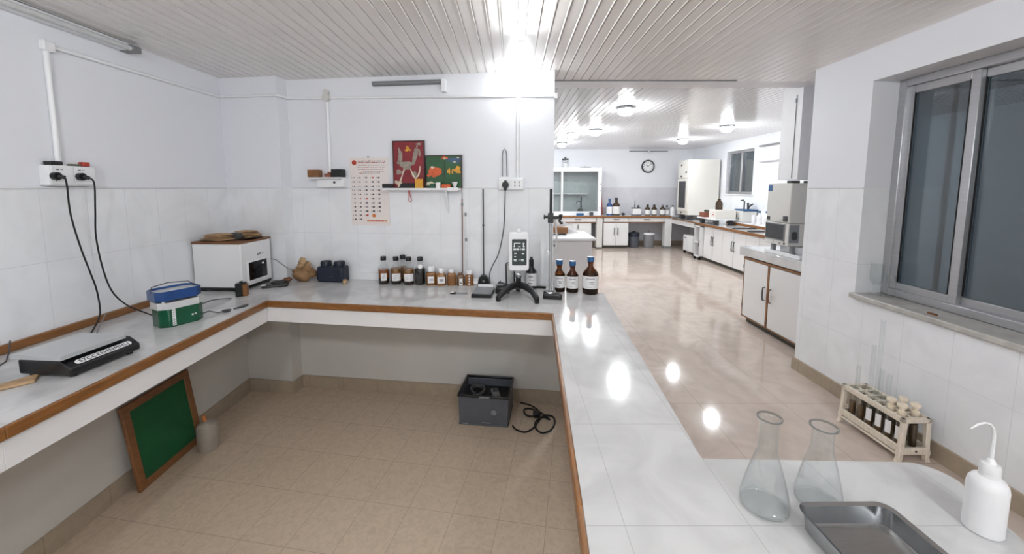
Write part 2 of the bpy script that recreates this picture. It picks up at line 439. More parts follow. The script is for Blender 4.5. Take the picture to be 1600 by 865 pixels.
# ------------------------------------------------------------------ U-shaped bench
bench = thing('lab_bench', 'U-shaped white marble lab bench with varnished wood edging along its inner side', 'bench', (-.6, 1.8, FL))
B0 = Vector((-.6, 1.8, FL))
inner = [(1.08, .45), (.15, .45), (.182, .908), (.27, 2.424), (-1.773, 2.708), (-1.735, 1.229), (-1.69, -1.2)]
arc = []
for k in range(9):
    t = k/8*PI/2*.95; arc.append((1.165+.075*math.sin(t), .985+.08*math.cos(t)))
outer = [(-2.5, -1.2), (-2.5, 3.382), (-1.972, 3.308), (-1.957, 3.432), (.34, 3.15), (.40, 3.115), (.705, 2.9), (.571, 1.08)] + arc + [(1.175, .80), (1.08, .45)]
MB(B0).prism(outer+inner[1:], TZ-.03, TZ).build('worktop', 'top', bench, smooth=False)
def edge(p, q, z0, z1, t, name, m, bev):
    p, q = Vector(p), Vector(q); d = (q-p).normalized(); n = Vector((-d.y, d.x))
    MB(B0).prism([p[:], q[:], (q+n*t)[:], (p+n*t)[:]], z0, z1).build(name, m, bench, bevel=bev, bseg=3)
# wood nosing: the inner loop runs anticlockwise seen from the hollow, so offsets step into it
I = inner
edge(I[2], I[3], TZ-.045, TZ+.003, .016, 'wood_edge', 'wood', .005)
edge(I[3], I[4], TZ-.045, TZ+.003, .016, 'wood_edge', 'wood', .005)
edge(I[4], I[5], TZ-.045, TZ+.003, .016, 'wood_edge', 'wood', .005)
edge(I[5], I[6], TZ-.045, TZ+.003, .016, 'wood_edge', 'wood', .005)
edge(I[1], I[2], TZ-.045, TZ+.003, .016, 'wood_edge', 'wood', .005)
def apron(p, q, name='apron'):
    edge(p, q, TZ-.155, TZ-.03, -.02, name, 'laminate', .002)
apron(I[3], I[4]); apron(I[4], I[5]); apron(I[5], I[6]); apron(I[2], I[3]); apron(I[1], I[2])
MB(B0).box(.43, .52, .5, 2.95, FL, TZ-.03).build('support_wall', 'laminate', bench)
MB(B0).box(.43, 1.0, .5, .58, 0, TZ-.03).build('support_wall', 'laminate', bench)
MB(B0).prism([(-2.5, -1.2), (-2.478, -1.2), (-2.478, 2.66), (-2.5, 2.66)], TZ, TZ+.045).build('backsplash_strip', 'wood', bench, bevel=.004)
MB(B0).prism([(-1.70, BW(-1.70)), (-1.1, BW(-1.1)), (-1.1, BW(-1.1)-.02), (-1.70, BW(-1.70)-.02)], TZ, TZ+.065).build('backsplash_strip', 'white_pl', bench, bevel=.003, label='short white skirting strip against the tiles')

# ------------------------------------------------------------------ lamps
g = thing('globe_lamp', 'glowing round globe lamp on the wall above the twin socket', 'lamp', (.055, BW(.055), 2.325))
MB().cyl((0, 0, 0), (0, -.045, 0), .04).build('lamp_base', 'white_pl', g)
MB().ball((0, -.10, 0), .068, 24, 14).build('globe', 'lamp_wall', g)
dl = None
FARL = [(1.422, 4.912, 'near the opening, closest to the bench wall'), (1.44, 6.773, 'in the middle of the left-hand row'), (1.116, 7.175, 'just left of and behind the middle lamp'),
        (1.118, 8.737, 'at the far end above the glass cabinet'), (3.517, 8.036, 'between the clock and the far window'), (3.484, 6.347, 'nearest the window wall')]
for i, (x, y, t) in enumerate(FARL):
    lab = 'lit white dome ceiling lamp '+t
    if dl is None:
        dl = thing('dome_lamp', lab, 'lamp', (x, y, FZ), group='lit dome lamps on the far ceiling')
        MB().lathe([(0, 0), (.115, 0), (.118, -.012), (.11, -.03), (.085, -.034), (0, -.034)], 28).build('lamp_base', 'grey', dl)
        MB().lathe([(0, -.105), (.04, -.102), (.07, -.09), (.088, -.066), (.093, -.034), (0, -.034)], 28).build('lamp_shade', 'lamp_far', dl)
    else: dup(dl, (x, y, FZ), label=lab)
# unseen globes added to brighten the near bay, on its ceiling and rear wall
for (x, y, lab) in ((-1.0, -.3, 'unseen ceiling globe added for light above the left end of the bench'), (.90, -.8, 'unseen ceiling globe added for light above the near bench')):
    r = thing('globe_lamp', lab, 'lamp', (x, y, CZ), group='unseen globes added to light the near bay')
    MB().cyl((0, 0, 0), (0, 0, -.03), .05).build('lamp_base', 'white_pl', r)
    MB().ball((0, 0, -.09), .065, 24, 14).build('globe', 'lamp_fill', r)
r = thing('globe_lamp', 'unseen globe lamp added for light on the wall behind the viewer', 'lamp', (.3, -3.2, 2.1))  # out-of-view lamp added to even out the light in the bay
MB().cyl((0, 0, 0), (0, .03, 0), .05).build('lamp_base', 'white_pl', r)
MB().ball((0, .095, 0), .07, 24, 14).build('globe', 'lamp_fill', r)

t = thing('fluorescent_batten', 'lit fluorescent tube on the ceiling running towards the globe lamp', 'light', (.055, 1.8, CZ))
MB().box(-.022, .022, -.62, .60, -.016, 0).build('housing', 'white_pl', t, bevel=.003)
MB().cyl((0, -.60, -.034), (0, .58, -.034), .016).build('tube', 'lamp_tube', t)
MB().box(-.02, .02, -.63, -.60, -.055, 0).build('end_cap', 'white_pl', t, bevel=.003); MB().box(-.02, .02, .58, .61, -.055, 0).build('end_cap', 'white_pl', t, bevel=.003)
# unlit fluorescent battens
t = wall_hang('fluorescent_batten', 'unlit grey fluorescent tube batten high on the wall above the framed panels', 'light', -.853, 2.39)
MB().box(-.315, .315, -.035, 0, -.014, .02).build('housing', 'grey', t, bevel=.003)
MB().cyl((-.30, -.05, -.004), (.29, -.05, -.004), .011).build('tube', 'grey', t)
MB().box(.285, .325, -.06, 0, -.085, .02).build('end_cap', 'white_pl', t, bevel=.006)
t = thing('fluorescent_batten', 'unlit white fluorescent batten in the corner of the left wall and ceiling', 'light', (-2.5, 1.7, 2.40))
MB().box(0, .05, -.9, .86, 0, .05).build('housing', 'white_pl', t, bevel=.006)
MB().cyl((.07, -.88, .012), (.07, .84, .012), .016).build('tube', 'clear_pl', t)
MB().box(0, .09, .84, .90, -.005, .035).build('end_cap', 'grey', t, bevel=.004)
for k, (z, lab) in enumerate(((2.31, 'upper unlit tube light on the wall beside the far window'), (2.03, 'lower white tube light on the wall beside the far window'))):
    t = thing('fluorescent_batten', lab, 'light', (4.75, 7.05, z), group='tube lights beside the far window')
    MB().box(-.05, 0, -.36, .34, -.02, .03).build('housing', 'white_pl', t, bevel=.005)
    MB().cyl((-.07, -.34, 0), (-.07, .32, 0), .016).build('tube', 'grey' if k == 0 else 'white_pl', t)
    MB().box(-.085, 0, -.40, -.35, -.03, .04).build('end_cap', 'dark_grey' if k == 0 else 'grey', t, bevel=.004)
t = thing('fluorescent_batten', 'thin dark tube light under the far ceiling above the clock', 'light', (3.57, 10.2, 2.475))
MB().box(-.5, .5, -.04, 0, -.012, .012).build('housing', 'grey', t, bevel=.003)
MB().ball((0, -.06, -.02), .03).build('lamp_holder', 'white_pl', t)

# ------------------------------------------------------------------ conduits and sockets
c = thing('cable_conduit', 'white conduit down the left wall to the socket and along below the ceiling', 'conduit', (-2.5, 2.13, 1.66))
MB((-2.5, 2.13, 1.66)).tube([(-2.488, 2.13, 1.66), (-2.488, 2.13, 2.27)], .013, 10).build('drop_pipe', 'white_pl', c)
MB((-2.5, 2.13, 1.66)).tube([(-2.488, 2.13, 2.285), (-2.488, 3.37, 2.30)], .011, 10).build('run_pipe', 'white_pl', c)
MB((-2.5, 2.13, 1.66)).box(-2.5, -2.467, 2.105, 2.165, 2.255, 2.31).build('elbow', 'white_pl', c, bevel=.008)
n_ = Vector((-.122, -.992))
c = thing('cable_conduit', 'thin white conduit across the corner pillar below the ceiling', 'conduit', (-2.2, 3.34, 2.29))
MB((-2.2, 3.34, 2.29)).tube([(-2.49, 3.368, 2.30), (-1.962, 3.294, 2.30), (-1.942, 3.42, 2.30)], .011, 8).build('pipe', 'white_pl', c)
c = thing('cable_conduit', 'long white conduit along the top of the bench wall to its free end', 'conduit', (-.8, BW(-.8), 2.28))
MB((-.8, BW(-.8), 2.28)).tube([(-1.945, BW(-1.945)-.012, 2.30), (-.8, BW(-.8)-.012, 2.28), (.355, BW(.355)-.012, 2.255)], .011, 8).build('pipe', 'white_pl', c)
MB((-.8, BW(-.8), 2.28)).box(.335, .36, BW(.34)-.03, BW(.34)+.005, 2.235, 2.275).build('end_plug', 'white_pl', c)
c = wall_hang('cable_conduit', 'white drop conduit with round junction box left of the calendar', 'conduit', -1.583, 1.64)
MB().tube([(0, -.012, 0), (0, -.012, .62)], .014, 10).build('pipe', 'white_pl', c)
MB().cyl((0, 0, .655), (0, -.035, .655), .032).cyl((0, 0, .70), (0, -.03, .70), .025).build('junction_box', 'oven', c)
c = wall_hang('cable_conduit', 'white drop conduit from the globe lamp to the twin socket', 'conduit', .048, 1.60)
MB().tube([(0, -.012, 0), (0, -.012, .66)], .013, 10).build('pipe', 'white_pl', c)
c = thing('cable', 'dark thin cable running down the edge of the white bulkhead', 'cable', (2.70, 3.80, 1.62))
MB((2.70, 3.80, 1.62)).tube([(2.697, 3.735, 2.40), (2.697, 3.735, 1.62)], .0028, 6).box(2.690, 2.70, 3.73, 3.742, 2.33, 2.37).build('cable', 'grey', c)

def socket_face(mb, cx, cz, y):  # little holes
    for dx, dz in ((-.008, .008), (.008, .008), (-.008, -.008), (.008, -.008)):
        mb.cyl((cx+dx, y, cz+dz), (cx+dx, y-.002, cz+dz), .0035, seg=8)
s = thing('socket_box', 'white surface socket box with two black plugs on the left wall', 'socket', (-2.5, 2.16, 1.595))
MB().box(0, .055, -.115, .115, -.052, .055).build('box', 'white_pl', s, bevel=.004)
MB().box(.055, .059, -.108, -.002, -.046, .048).box(.055, .059, .002, .108, -.046, .048).build('face_plate', 'white_pl', s, bevel=.002)
mk = MB()
for yy in (-.085, .02): mk.box(.059, .0598, yy, yy+.014, .030, .035).box(.059, .0598, yy+.02, yy+.032, .031, .034)
mk.box(.059, .0598, -.092, -.086, -.03, -.022)
mk.build('print', 'dark_ink', s)
MB().box(.059, .064, .02, .045, -.005, .025).build('switch', 'white_pl', s, bevel=.003)
Y0, Z0 = 2.16, 1.595
for yy, lab, path in ((-.10, 'left black plug whose cord falls to the black balance', [(.10, 0, -.01), (.108, .015, -.05), (.085, .037, -.207), (.075, .075, -.39), (.07, .115, -.545), (.07, .14, -.666), (.075, .139, -.80), (.115, .06, -.862), (.20, -.05, -.868), (.28, -.14, -.868)]),
                      (.02, 'right black plug whose cord falls to the green tank', [(.10, 0, -.01), (.110, .03, -.04), (.08, .047, -.2), (.07, .046, -.35), (.07, .065, -.54), (.075, .10, -.69), (.10, .155, -.79), (.17, .185, -.845), (.242, .177, -.866), (.33, .14, -.868)])):
    p = thing('power_cord', lab, 'cord', (-2.5+.062, Y0+yy, Z0-.004))
    MB().cyl((0, 0, 0), (.022, 0, 0), .021).cyl((.02, 0, 0), (.04, .018, -.008), .013, .009).build('plug', 'black', p)
    pts = [Vector(q)-Vector((.062, 0, 0)) for q in path]
    pts[0] = Vector((.038, .016, -.006))
    # smooth the path
    sm = []
    for k in range(len(pts)-1):
        a = pts[max(k-1, 0)]; b = pts[k]; cc = pts[k+1]; d = pts[min(k+2, len(pts)-1)]
        for q in range(6):
            u = q/6; sm.append(.5*((2*b)+(-a+cc)*u+(2*a-5*b+4*cc-d)*u*u+(-a+3*b-3*cc+d)*u**3))
    sm.append(pts[-1])
    MB().tube(sm, .0042, 7).build('cord', 'black_matte', p)
tag(MB((-2.465, 2.09, 1.652)).box(-2.49, -2.45, 2.06, 2.12, 1.651, 1.672).build('plug_adapter', 'black', bevel=.004), 'small black block on top of the left socket box', 'adapter')
tag(MB((-2.465, 2.235, 1.652)).box(-2.485, -2.45, 2.22, 2.255, 1.651, 1.676).build('red_cap', 'red_pl', bevel=.005), 'small red bottle cap on top of the left socket box', 'button')  # a red bottle cap lying on the socket box
tag(MB((-2.465, 2.185, 1.652)).box(-2.485, -2.45, 2.165, 2.21, 1.651, 1.662).build('clip', 'olive', bevel=.004), 'flat olive clip beside the red bottle cap on the socket box', 'clip')

# shelf socket left of the calendar
s = wall_hang('socket_box', 'small white shelf-topped socket box left of the calendar', 'socket', -1.59, 1.60)
MB().box(-.165, .155, -.09, 0, .004, .018).build('shelf_top', 'white_pl', s, bevel=.003)
MB().box(-.09, .16, -.06, 0, -.068, .004).build('box', 'white_pl', s, bevel=.004)
MB().box(.035, .158, -.066, -.06, -.062, .002).build('face_plate', 'white_pl', s, bevel=.003)
mk = MB().cyl((.075, -.066, -.025), (.075, -.068, -.025), .011); mk.build('outlet', 'dark_grey', s)
d_ = Vector((BW1[0]-BW0[0], BW1[1]-BW0[1], 0)).normalized(); nn = Vector((d_.y, -d_.x, 0))
def on_shelf(x, z, off, name, lab, cat, mb, m, bevel=.004):
    o = mb.build(name, m, None, bevel=bevel); o.matrix_world = frame_mtx(Vector((x, BW(x), z))+nn*off, d_); tag(o, lab, cat); return o
on_shelf(-1.70, 1.619, .05, 'wooden_box', 'small golden wooden box on the socket shelf', 'box', MB().box(-.05, .05, -.03, .03, 0, .065), 'wood')
on_shelf(-1.485, 1.619, .05, 'black_box', 'small black box on the socket shelf beside the calendar', 'box', MB().box(-.05, .05, -.03, .03, 0, .068), 'black')
on_shelf(-1.565, 1.619, .055, 'red_tray', 'low dark red tray between the two boxes on the socket shelf', 'tray', MB().box(-.03, .028, -.03, .03, 0, .03).box(-.03, .028, .02, .03, .03, .045), 'brick', .003)

# twin socket
s = wall_hang('socket_box', 'white twin socket box with a black plug under the globe lamp', 'socket', 0., 1.56)
MB().box(-.105, .10, -.05, 0, -.048, .045).build('box', 'white_pl', s, bevel=.004)
MB().box(-.1, -.005, -.054, -.05, -.042, .04).box(.0, .095, -.054, -.05, -.042, .04).build('face_plate', 'white_pl', s, bevel=.002)
mk = MB()
for dx in (.03, .065):
    for dz in (-.014, .014): mk.box(dx-.006, dx+.006, -.0555, -.054, dz-.007, dz+.007)
mk.build('outlet', 'grey', s)
p = wall_hang('power_cord', 'black plug and cord hanging from the twin socket beside the viscometer', 'cord', -.045, 1.553, off=.054)
MB().cyl((0, 0, 0), (0, -.03, 0), .027).cyl((0, -.02, -.01), (0, -.028, -.045), .016, .01).box(-.009, .009, -.02, -.002, .02, .036).build('plug', 'black', p)
P0 = Vector((-.045, BW(-.045)-.054, 1.553))
cp = [(0, -.026, -.04), (-.002, -.03, -.15), (-.012, -.03, -.35), (-.05, -.05, -.55), (-.10, -.09, -.66), (-.115, -.12, -.72), (-.105, -.14, -.80), (-.085, -.15, -.82)]
pts = [Vector(q) for q in cp]; sm = []
for k in range(len(pts)-1):
    a = pts[max(k-1, 0)]; b = pts[k]; cc = pts[k+1]; d = pts[min(k+2, len(pts)-1)]
    for q in range(6):
        u = q/6; sm.append(.5*((2*b)+(-a+cc)*u+(2*a-5*b+4*cc-d)*u*u+(-a+3*b-3*cc+d)*u**3))
sm.append(pts[-1]); MB().tube(sm, .0045, 7).build('cord', 'dark_grey', p)
p = wall_hang('wire_loop', 'tall steel wire loop hook standing above the twin socket', 'hook', -.058, 1.607, off=.03)
MB().tube([(-.018, 0, 0), (-.017, 0, .19), (-.012, 0, .222), (0, 0, .235), (.012, 0, .222), (.018, 0, .19), (.022, 0, 0)], .0045, 8).build('wire', 'grey', p)
MB().box(-.03, .034, -.006, .006, -.002, .012).build('foot', 'white_pl', p)
# ------------------------------------------------------------------ calendar, shelf and framed panels
c = wall_hang('calendar', 'paper wall calendar with red heading and five columns of dates', 'calendar', -1.235, 1.50)
MB().box(-.172, .178, -.004, 0, -.295, .285).build('sheet', 'calendar', c, bevel=.001)
rd, dk, og, gy = MB(), MB(), MB(), MB()
rn = random.Random(3)
def mark(mb, x, z, w, h, y=-.0046): mb.box(x-w/2, x+w/2, y-.0006, y+.0006, z-h/2, z+h/2)
rd.cyl((-.13, -.004, .245), (-.13, -.0052, .245), .021)
x = -.095
for k in range(17):
    w_ = rn.uniform(.006, .014); h_ = rn.uniform(.018, .028)
    (rd if rn.random() < .55 else dk).box(x, x+w_*.35, -.0052, -.004, .252-h_/2, .252+h_/2)
    (rd if rn.random() < .6 else gy).box(x, x+w_, -.0052, -.004, .252-h_/2, .252-h_/2+.006)
    x += w_+.004
for z, x0, x1 in ((.222, -.10, .15), (.205, -.10, .14), (.188, -.10, .13), (.17, -.05, .14), (.155, -.09, .10)):
    x = x0
    while x < x1:
        w_ = rn.uniform(.005, .014); (rd if rn.random() < .25 else gy).box(x, x+w_, -.005, -.004, z-.003, z+.003); x += w_+.006
for ci, cx in enumerate((-.135, -.083, -.025, .035, .09)):
    n = (11, 11, 10, 9, 9)[ci]
    for r in range(n):
        z = .115-r*.036
        if r > 8 and ci > 2: continue
        b = rd if (r in (5,) and ci in (1, 2)) or (r == 0 and ci == 3) or (ci == 2 and r == 9) else (dk if (r+ci) % 3 else gy)
        s_ = .012+.004*(ci > 1)+.003*(r > 5)
        mark(b, cx, z, s_, s_*.8); mark(gy, cx-.02, z, .004, .012)
og.cyl((.035, -.004, -.212), (.035, -.0052, -.212), .016)
x = -.03
while x < .145:
    w_ = rn.uniform(.006, .013); (og if rn.random() < .7 else rd).box(x, x+w_, -.0052, -.004, -.265, -.25); x += w_+.003
rd.build('red_print', 'red_ink', c); dk.build('black_print', 'dark_ink', c); og.build('orange_print', 'orange_ink', c); gy.build('grey_print', 'grey_ink', c)
MB().cyl((0, 0, .292), (0, -.012, .292), .006).build('nail', 'grey', c)

s = wall_hang('display_shelf', 'narrow white wall shelf under the two framed panels', 'shelf', -.745, 1.52)
MB().box(-.325, .325, -.11, 0, -.012, .006).build('board', 'white_pl', s, bevel=.003)
for xx in (.21,):
    MB().box(xx-.012, xx+.012, -.09, 0, -.022, -.012).prism([(-.0, 0), (-.085, 0), (0, -.19)], -.006, .006, Matrix.Translation((xx, 0, -.02)) @ Matrix(((0, 0, 1, 0), (1, 0, 0, 0), (0, 1, 0, 0), (0, 0, 0, 1)))).build('bracket', 'white_pl', s)
MB().box(.235, .322, -.118, -.108, -.02, .012).build('edge_clip', 'white_pl', s, bevel=.003)

def lean(name, label, x, wd, ht, m):
    """framed panel standing on the shelf against the wall"""
    t = wall_hang(name, label, 'picture', x, 1.5265, off=.03)
    MB().box(-wd/2+.004, wd/2-.004, -.003, .012, .004, ht-.004).build('panel', m, t)
    f = MB(); w_ = .008
    f.frame('x', -wd/2, wd/2, 0, ht, w_, -.008, .013)
    f.build('frame', 'frame_dark', t, bevel=.002)
    return t
def blade(mb, pts, w, y):
    """flat ribbon along pts with widths w in the panel plane"""
    ps = [Vector((p[0], 0, p[1])) for p in pts]; L, R = [], []
    for i, p in enumerate(ps):
        d = (ps[min(i+1, len(ps)-1)]-ps[max(i-1, 0)]).normalized(); n = Vector((-d.z, 0, d.x)); L.append(p+n*w[i]/2); R.append(p-n*w[i]/2)
    poly = [(v.x, v.z) for v in L]+[(v.x, v.z) for v in reversed(R)]
    mb.prism(poly, 0, .003, Matrix.Translation((0, y, 0)) @ Matrix(((1, 0, 0, 0), (0, 0, -1, 0), (0, 1, 0, 0), (0, 0, 0, 1))))
def blob(mb, cx, cz, rx, rz_, y, seed=0, n=18, amp=.18, h=.003):
    r = random.Random(seed); p1, p2 = r.uniform(0, 6), r.uniform(0, 6)
    poly = []
    for i in range(n):
        a = 2*PI*i/n; k = 1+amp*(math.sin(3*a+p1)+.7*math.sin(5*a+p2)); poly.append((cx+rx*k*math.cos(a), cz+rz_*k*math.sin(a)))
    mb.prism(poly, 0, h, Matrix.Translation((0, y, 0)) @ Matrix(((1, 0, 0, 0), (0, 0, -1, 0), (0, 1, 0, 0), (0, 0, 0, 1))))
t = lean('framed_panel', 'tall red framed panel with grey curved shapes on the wall shelf', -.865, .278, .395, 'red_art')
a = MB()
blade(a, [(-.085, .34), (-.07, .29), (-.072, .24), (-.095, .20)], [.004, .032, .036, .012], -.003)
blade(a, [(.075, .33), (.062, .28), (.048, .23), (.04, .20)], [.036, .04, .03, .02], -.003)
blade(a, [(-.10, .22), (-.05, .205), (0, .205), (.045, .20)], [.012, .03, .034, .02], -.003)
blob(a, -.02, .185, .05, .028, -.004, 2)
blade(a, [(-.035, .165), (-.055, .12), (-.075, .06)], [.02, .012, .008], -.003)
blob(a, -.085, .135, .028, .02, -.003, 4); blob(a, .05, .11, .02, .028, -.003, 5)
blob(a, .09, .365, .022, .01, -.003, 6); blob(a, .075, .345, .008, .008, -.003, 8); blob(a, .098, .29, .008, .03, -.003, 9)
a.build('grey_shapes', 'silver_art', t)
a = MB()
blade(a, [(.015, .16), (.035, .115), (.058, .075)], [.006, .014, .008], -.0045)
blade(a, [(.062, .08), (.085, .11), (.097, .15), (.10, .185)], [.006, .014, .012, .005], -.0045)
blade(a, [(-.04, .16), (-.06, .10), (-.088, .03), (-.095, .005)], [.006, .008, .02, .006], -.0045)
blob(a, -.112, .05, .016, .012, -.0045, 3); blob(a, -.095, .045, .03, .014, -.0045, 13)
a.build('pale_shapes', 'cream_art', t)
a = MB(); blob(a, -.005, .325, .02, .022, -.0045, 11, amp=.35)
a.build('yellow_mark', 'yellow_art', t)
a = MB(); a.box(-.09, .055, -.0065, -.004, .008, .042); a.build('dark_band', 'black_matte', t)

t = lean('framed_panel', 'wide green framed panel with orange and yellow shapes on the wall shelf', -.565, .312, .272, 'green_art')
a = MB(); blob(a, -.075, .135, .058, .042, -.004, 21, 26, .08); blob(a, -.13, .105, .014, .012, -.004, 22); blob(a, .01, .25, .03, .012, -.004, 25); a.build('orange_shapes', 'orange_art', t)
a = MB(); blob(a, .118, .15, .028, .03, -.004, 24, 22, .22); blob(a, .045, .14, .014, .022, -.004, 26, 16, .25); blob(a, .075, .135, .006, .022, -.004, 27); a.build('yellow_shapes', 'yellow_art', t)
a = MB(); blob(a, -.115, .038, .04, .014, -.004, 30, 18, .2); blob(a, -.095, .172, .016, .01, -.0055, 31); blob(a, .012, .243, .009, .008, -.0055, 32); blob(a, .095, .215, .012, .005, -.004, 33); blob(a, .125, .25, .01, .005, -.0055, 34); a.build('pale_shapes', 'cream_art', t)
a = MB().box(.025, .148, -.0045, -.003, .226, .248).box(.06, .14, -.0045, -.003, .208, .222); a.build('blue_bands', 'blue_art', t)
a = MB().box(.006, .010, -.0045, -.003, .01, .225); a.build('dark_seam', 'frame_dark', t)
on_shelf(-1.035, 1.5265, .07, 'black_box', 'small black box at the left end of the wall shelf', 'box', MB().box(-.042, .042, -.025, .025, 0, .036), 'black')
on_shelf(-.765, 1.5265, .07, 'yellow_card', 'yellow card standing in front of the red panel', 'card', MB().box(-.034, .034, -.003, .003, 0, .075), 'yellow_art', .001)
on_shelf(-.60, 1.5265, .075, 'white_packet', 'white and teal packet in front of the green panel', 'packet', MB().box(-.018, .018, -.015, .015, 0, .046), 'paper', .003)
on_shelf(-.645, 1.5265, .075, 'teal_packet', 'small teal packet beside the white packet on the shelf', 'packet', MB().box(-.02, .02, -.015, .015, 0, .036), 'green_pl', .003)
on_shelf(-.525, 1.5265, .075, 'red_packet', 'flat red and brown packet at the right of the shelf', 'packet', MB().box(-.045, .03, -.015, .015, 0, .032), 'orange_art', .003)
o = wall_hang('paper_cone', 'white paper cone at the right end of the wall shelf', 'cone', -.462, 1.5265, off=.07)
MB().lathe([(0, 0), (.006, .001), (.026, .05), (.024, .05), (.004, .004), (0, .004)], 14).build('cone', 'paper', o)
o = wall_hang('hanging_string', 'red string loop hanging under the wall shelf', 'string', -.855, 1.508, off=.045)
MB().tube([(-.012, 0, 0), (-.010, 0, -.05), (-.012, 0, -.092), (.010, -.004, -.095), (.012, 0, -.085), (-.002, .002, -.03), (-.004, 0, 0)], .0032, 6).build('cord', 'red_ink', o)

# ------------------------------------------------------------------ left bench
# black balance with clear cover
c1, c2 = Vector((-1.872, 1.560, TZ)), Vector((-1.848, 1.845, TZ))
bx = (c2-c1).normalized()
mt = frame_mtx(c1, bx)                # local x along the front, local y towards the wall (-X world)
s = thing('balance_scale', 'black electronic balance with a clear cover and a symbol strip on the left bench', 'scale', mtx=mt)
b = MB(); L, D = .285, .25
prof = [(0, .012), (0, .045), (.05, .078), (D, .078), (D, .012)]   # (depth, z)
b.prism([(y, z) for y, z in prof], 0, L, Matrix(((0, 0, 1, 0), (1, 0, 0, 0), (0, 1, 0, 0), (0, 0, 0, 1))))
b.build('body', 'black', s, bevel=.008, bseg=3)
for xx in (.03, .255):
    for yy in (.03, .22): MB().cyl((xx, yy, 0), (xx, yy, .014), .013).build('foot', 'black_matte', s)
nv = Vector((0, -.033, .05)).normalized()
sl = frame_mtx((.03, .0065, .050), (1, 0, 0), (0, .05, .033))
st = MB().prism([(.012*math.cos(a)+(.012 if math.cos(a) < 0 else .213), .012*math.sin(a)+.012) for a in [2*PI*(k+.5)/20 for k in range(20)]], 0, .0015, sl @ Matrix(((1, 0, 0, 0), (0, 0, 1, -.003), (0, 1, 0, 0), (0, 0, 0, 1))))
lab = st.build('symbol_strip', 'white_pl', s)
tx = bpy.data.curves.new('strip_text', 'FONT'); tx.body = 'S7CCEE■NM■L♪'.replace('■', 'H').replace('♪', 'J'); tx.size = .0235; tx.extrude = .0004; tx.space_character = 1.12
to = bpy.data.objects.new('strip_text', tx); COL.objects.link(to)
me = bpy.data.meshes.new_from_object(to); bpy.data.objects.remove(to); bpy.data.curves.remove(tx)
xs = [v.co.x for v in me.vertices]; k = .196/(max(xs)-min(xs)); x0 = min(xs)
for v in me.vertices: v.co.x = (v.co.x-x0)*k+.014; v.co.y += .0035
me.transform(sl @ Matrix(((1, 0, 0, 0), (0, 0, -1, -.0045), (0, 1, 0, 0), (0, 0, 0, 1))))
me.materials.clear(); me.materials.append(M['black'])
o = bpy.data.objects.new('symbols', me); COL.objects.link(o); o.parent = lab
MB().box(.0, .235, .035, .26, .079, .083).build('weighing_pan', 'steel', s, bevel=.004)
cv = MB().box(-.008, .247, .03, .272, .096, .100).box(-.008, -.004, .03, .272, .082, .0959).box(.243, .247, .03, .272, .082, .0959).box(-.004, .243, .03, .034, .082, .0959).box(-.004, .243, .268, .272, .082, .0959)
cv.build('clear_cover', 'acrylic', s, smooth=False)
MB().cyl((.10, .165, .083), (.10, .165, .089), .035).build('pan_stud', 'steel', s)
tag(MB((-2.2, 1.50, TZ)).lathe([(0, 0), (.055, 0), (.06, .05), (.056, .05), (.051, .006), (0, .006)], 20, (-2.2, 1.50)).build('plastic_tub', 'acrylic'), 'small clear plastic tub behind the balance by the wall', 'tub')
for v in bpy.data.objects['plastic_tub'].data.vertices: v.co.z += TZ
tag(MB((-2.06, 1.52, TZ)).prism([(-2.10, 1.49), (-2.05, 1.46), (-1.99, 1.53), (-2.05, 1.60)], TZ, TZ+.012).build('wooden_paddle', 'straw', bevel=.004), 'pale wooden paddle lying beside the balance', 'paddle')
p = thing('cable', 'thin grey cable curving over the bench behind the balance', 'cable', (-2.3, 1.9, TZ))
MB((-2.3, 1.9, TZ)).tube([(-2.45, 2.25, TZ+.05), (-2.36, 2.12, TZ+.006), (-2.25, 2.0, TZ+.005), (-2.17, 1.90, TZ+.02), (-2.15, 1.87, TZ+.04)], .003, 6).build('cord', 'grey', p)
p = thing('cable', 'thin dark cable from the wooden strip to the tub at the left edge', 'cable', (-2.4, 1.6, TZ))
MB((-2.4, 1.6, TZ)).tube([(-2.476, 1.83, TZ+.06), (-2.45, 1.80, TZ+.01), (-2.36, 1.72, TZ+.004), (-2.3, 1.62, TZ+.004), (-2.35, 1.4, TZ+.004)], .003, 6).build('cord', 'dark_grey', p)

# green and blue tank
def oct_poly(lx, ly, ch):
    return [(-lx+ch, -ly), (lx-ch, -ly), (lx, -ly+ch), (lx, ly-ch), (lx-ch, ly), (-lx+ch, ly), (-lx, ly-ch), (-lx, -ly+ch)]
t = thing('water_tank', 'green plastic tank with a clear band and blue open lid on the left bench', 'tank', (-2.02, 2.262, TZ), math.radians(62))
def shell(poly_o, th, z0, z1, floor=True):
    mb = MB(); n = len(poly_o)
    inn = [(x*(1-th/abs(max(p[0] for p in poly_o))), y*(1-th/abs(max(p[1] for p in poly_o)))) for x, y in poly_o]
    bo = [mb.bm.verts.new((p[0], p[1], z0)) for p in poly_o]; to_ = [mb.bm.verts.new((p[0], p[1], z1)) for p in poly_o]
    ti = [mb.bm.verts.new((p[0], p[1], z1)) for p in inn]; bi = [mb.bm.verts.new((p[0], p[1], z0+(th if floor else 0))) for p in inn]
    for i in range(n):
        j = (i+1) % n
        mb.bm.faces.new([bo[i], bo[j], to_[j], to_[i]]); mb.bm.faces.new([to_[i], to_[j], ti[j], ti[i]]); mb.bm.faces.new([ti[i], ti[j], bi[j], bi[i]])
        if not floor: mb.bm.faces.new([bi[i], bi[j], bo[j], bo[i]])
    if floor: mb.bm.faces.new(list(reversed(bo))); mb.bm.faces.new(bi)
    return mb
MB().prism(oct_poly(.108, .078, .035), 0, .112).build('lower_body', 'green_pl', t, bevel=.006, label='green lower body')
shell(oct_poly(.112, .082, .037), .006, .108, .148, False).build('clear_band', 'clear_pl', t, label='clear frosted band')
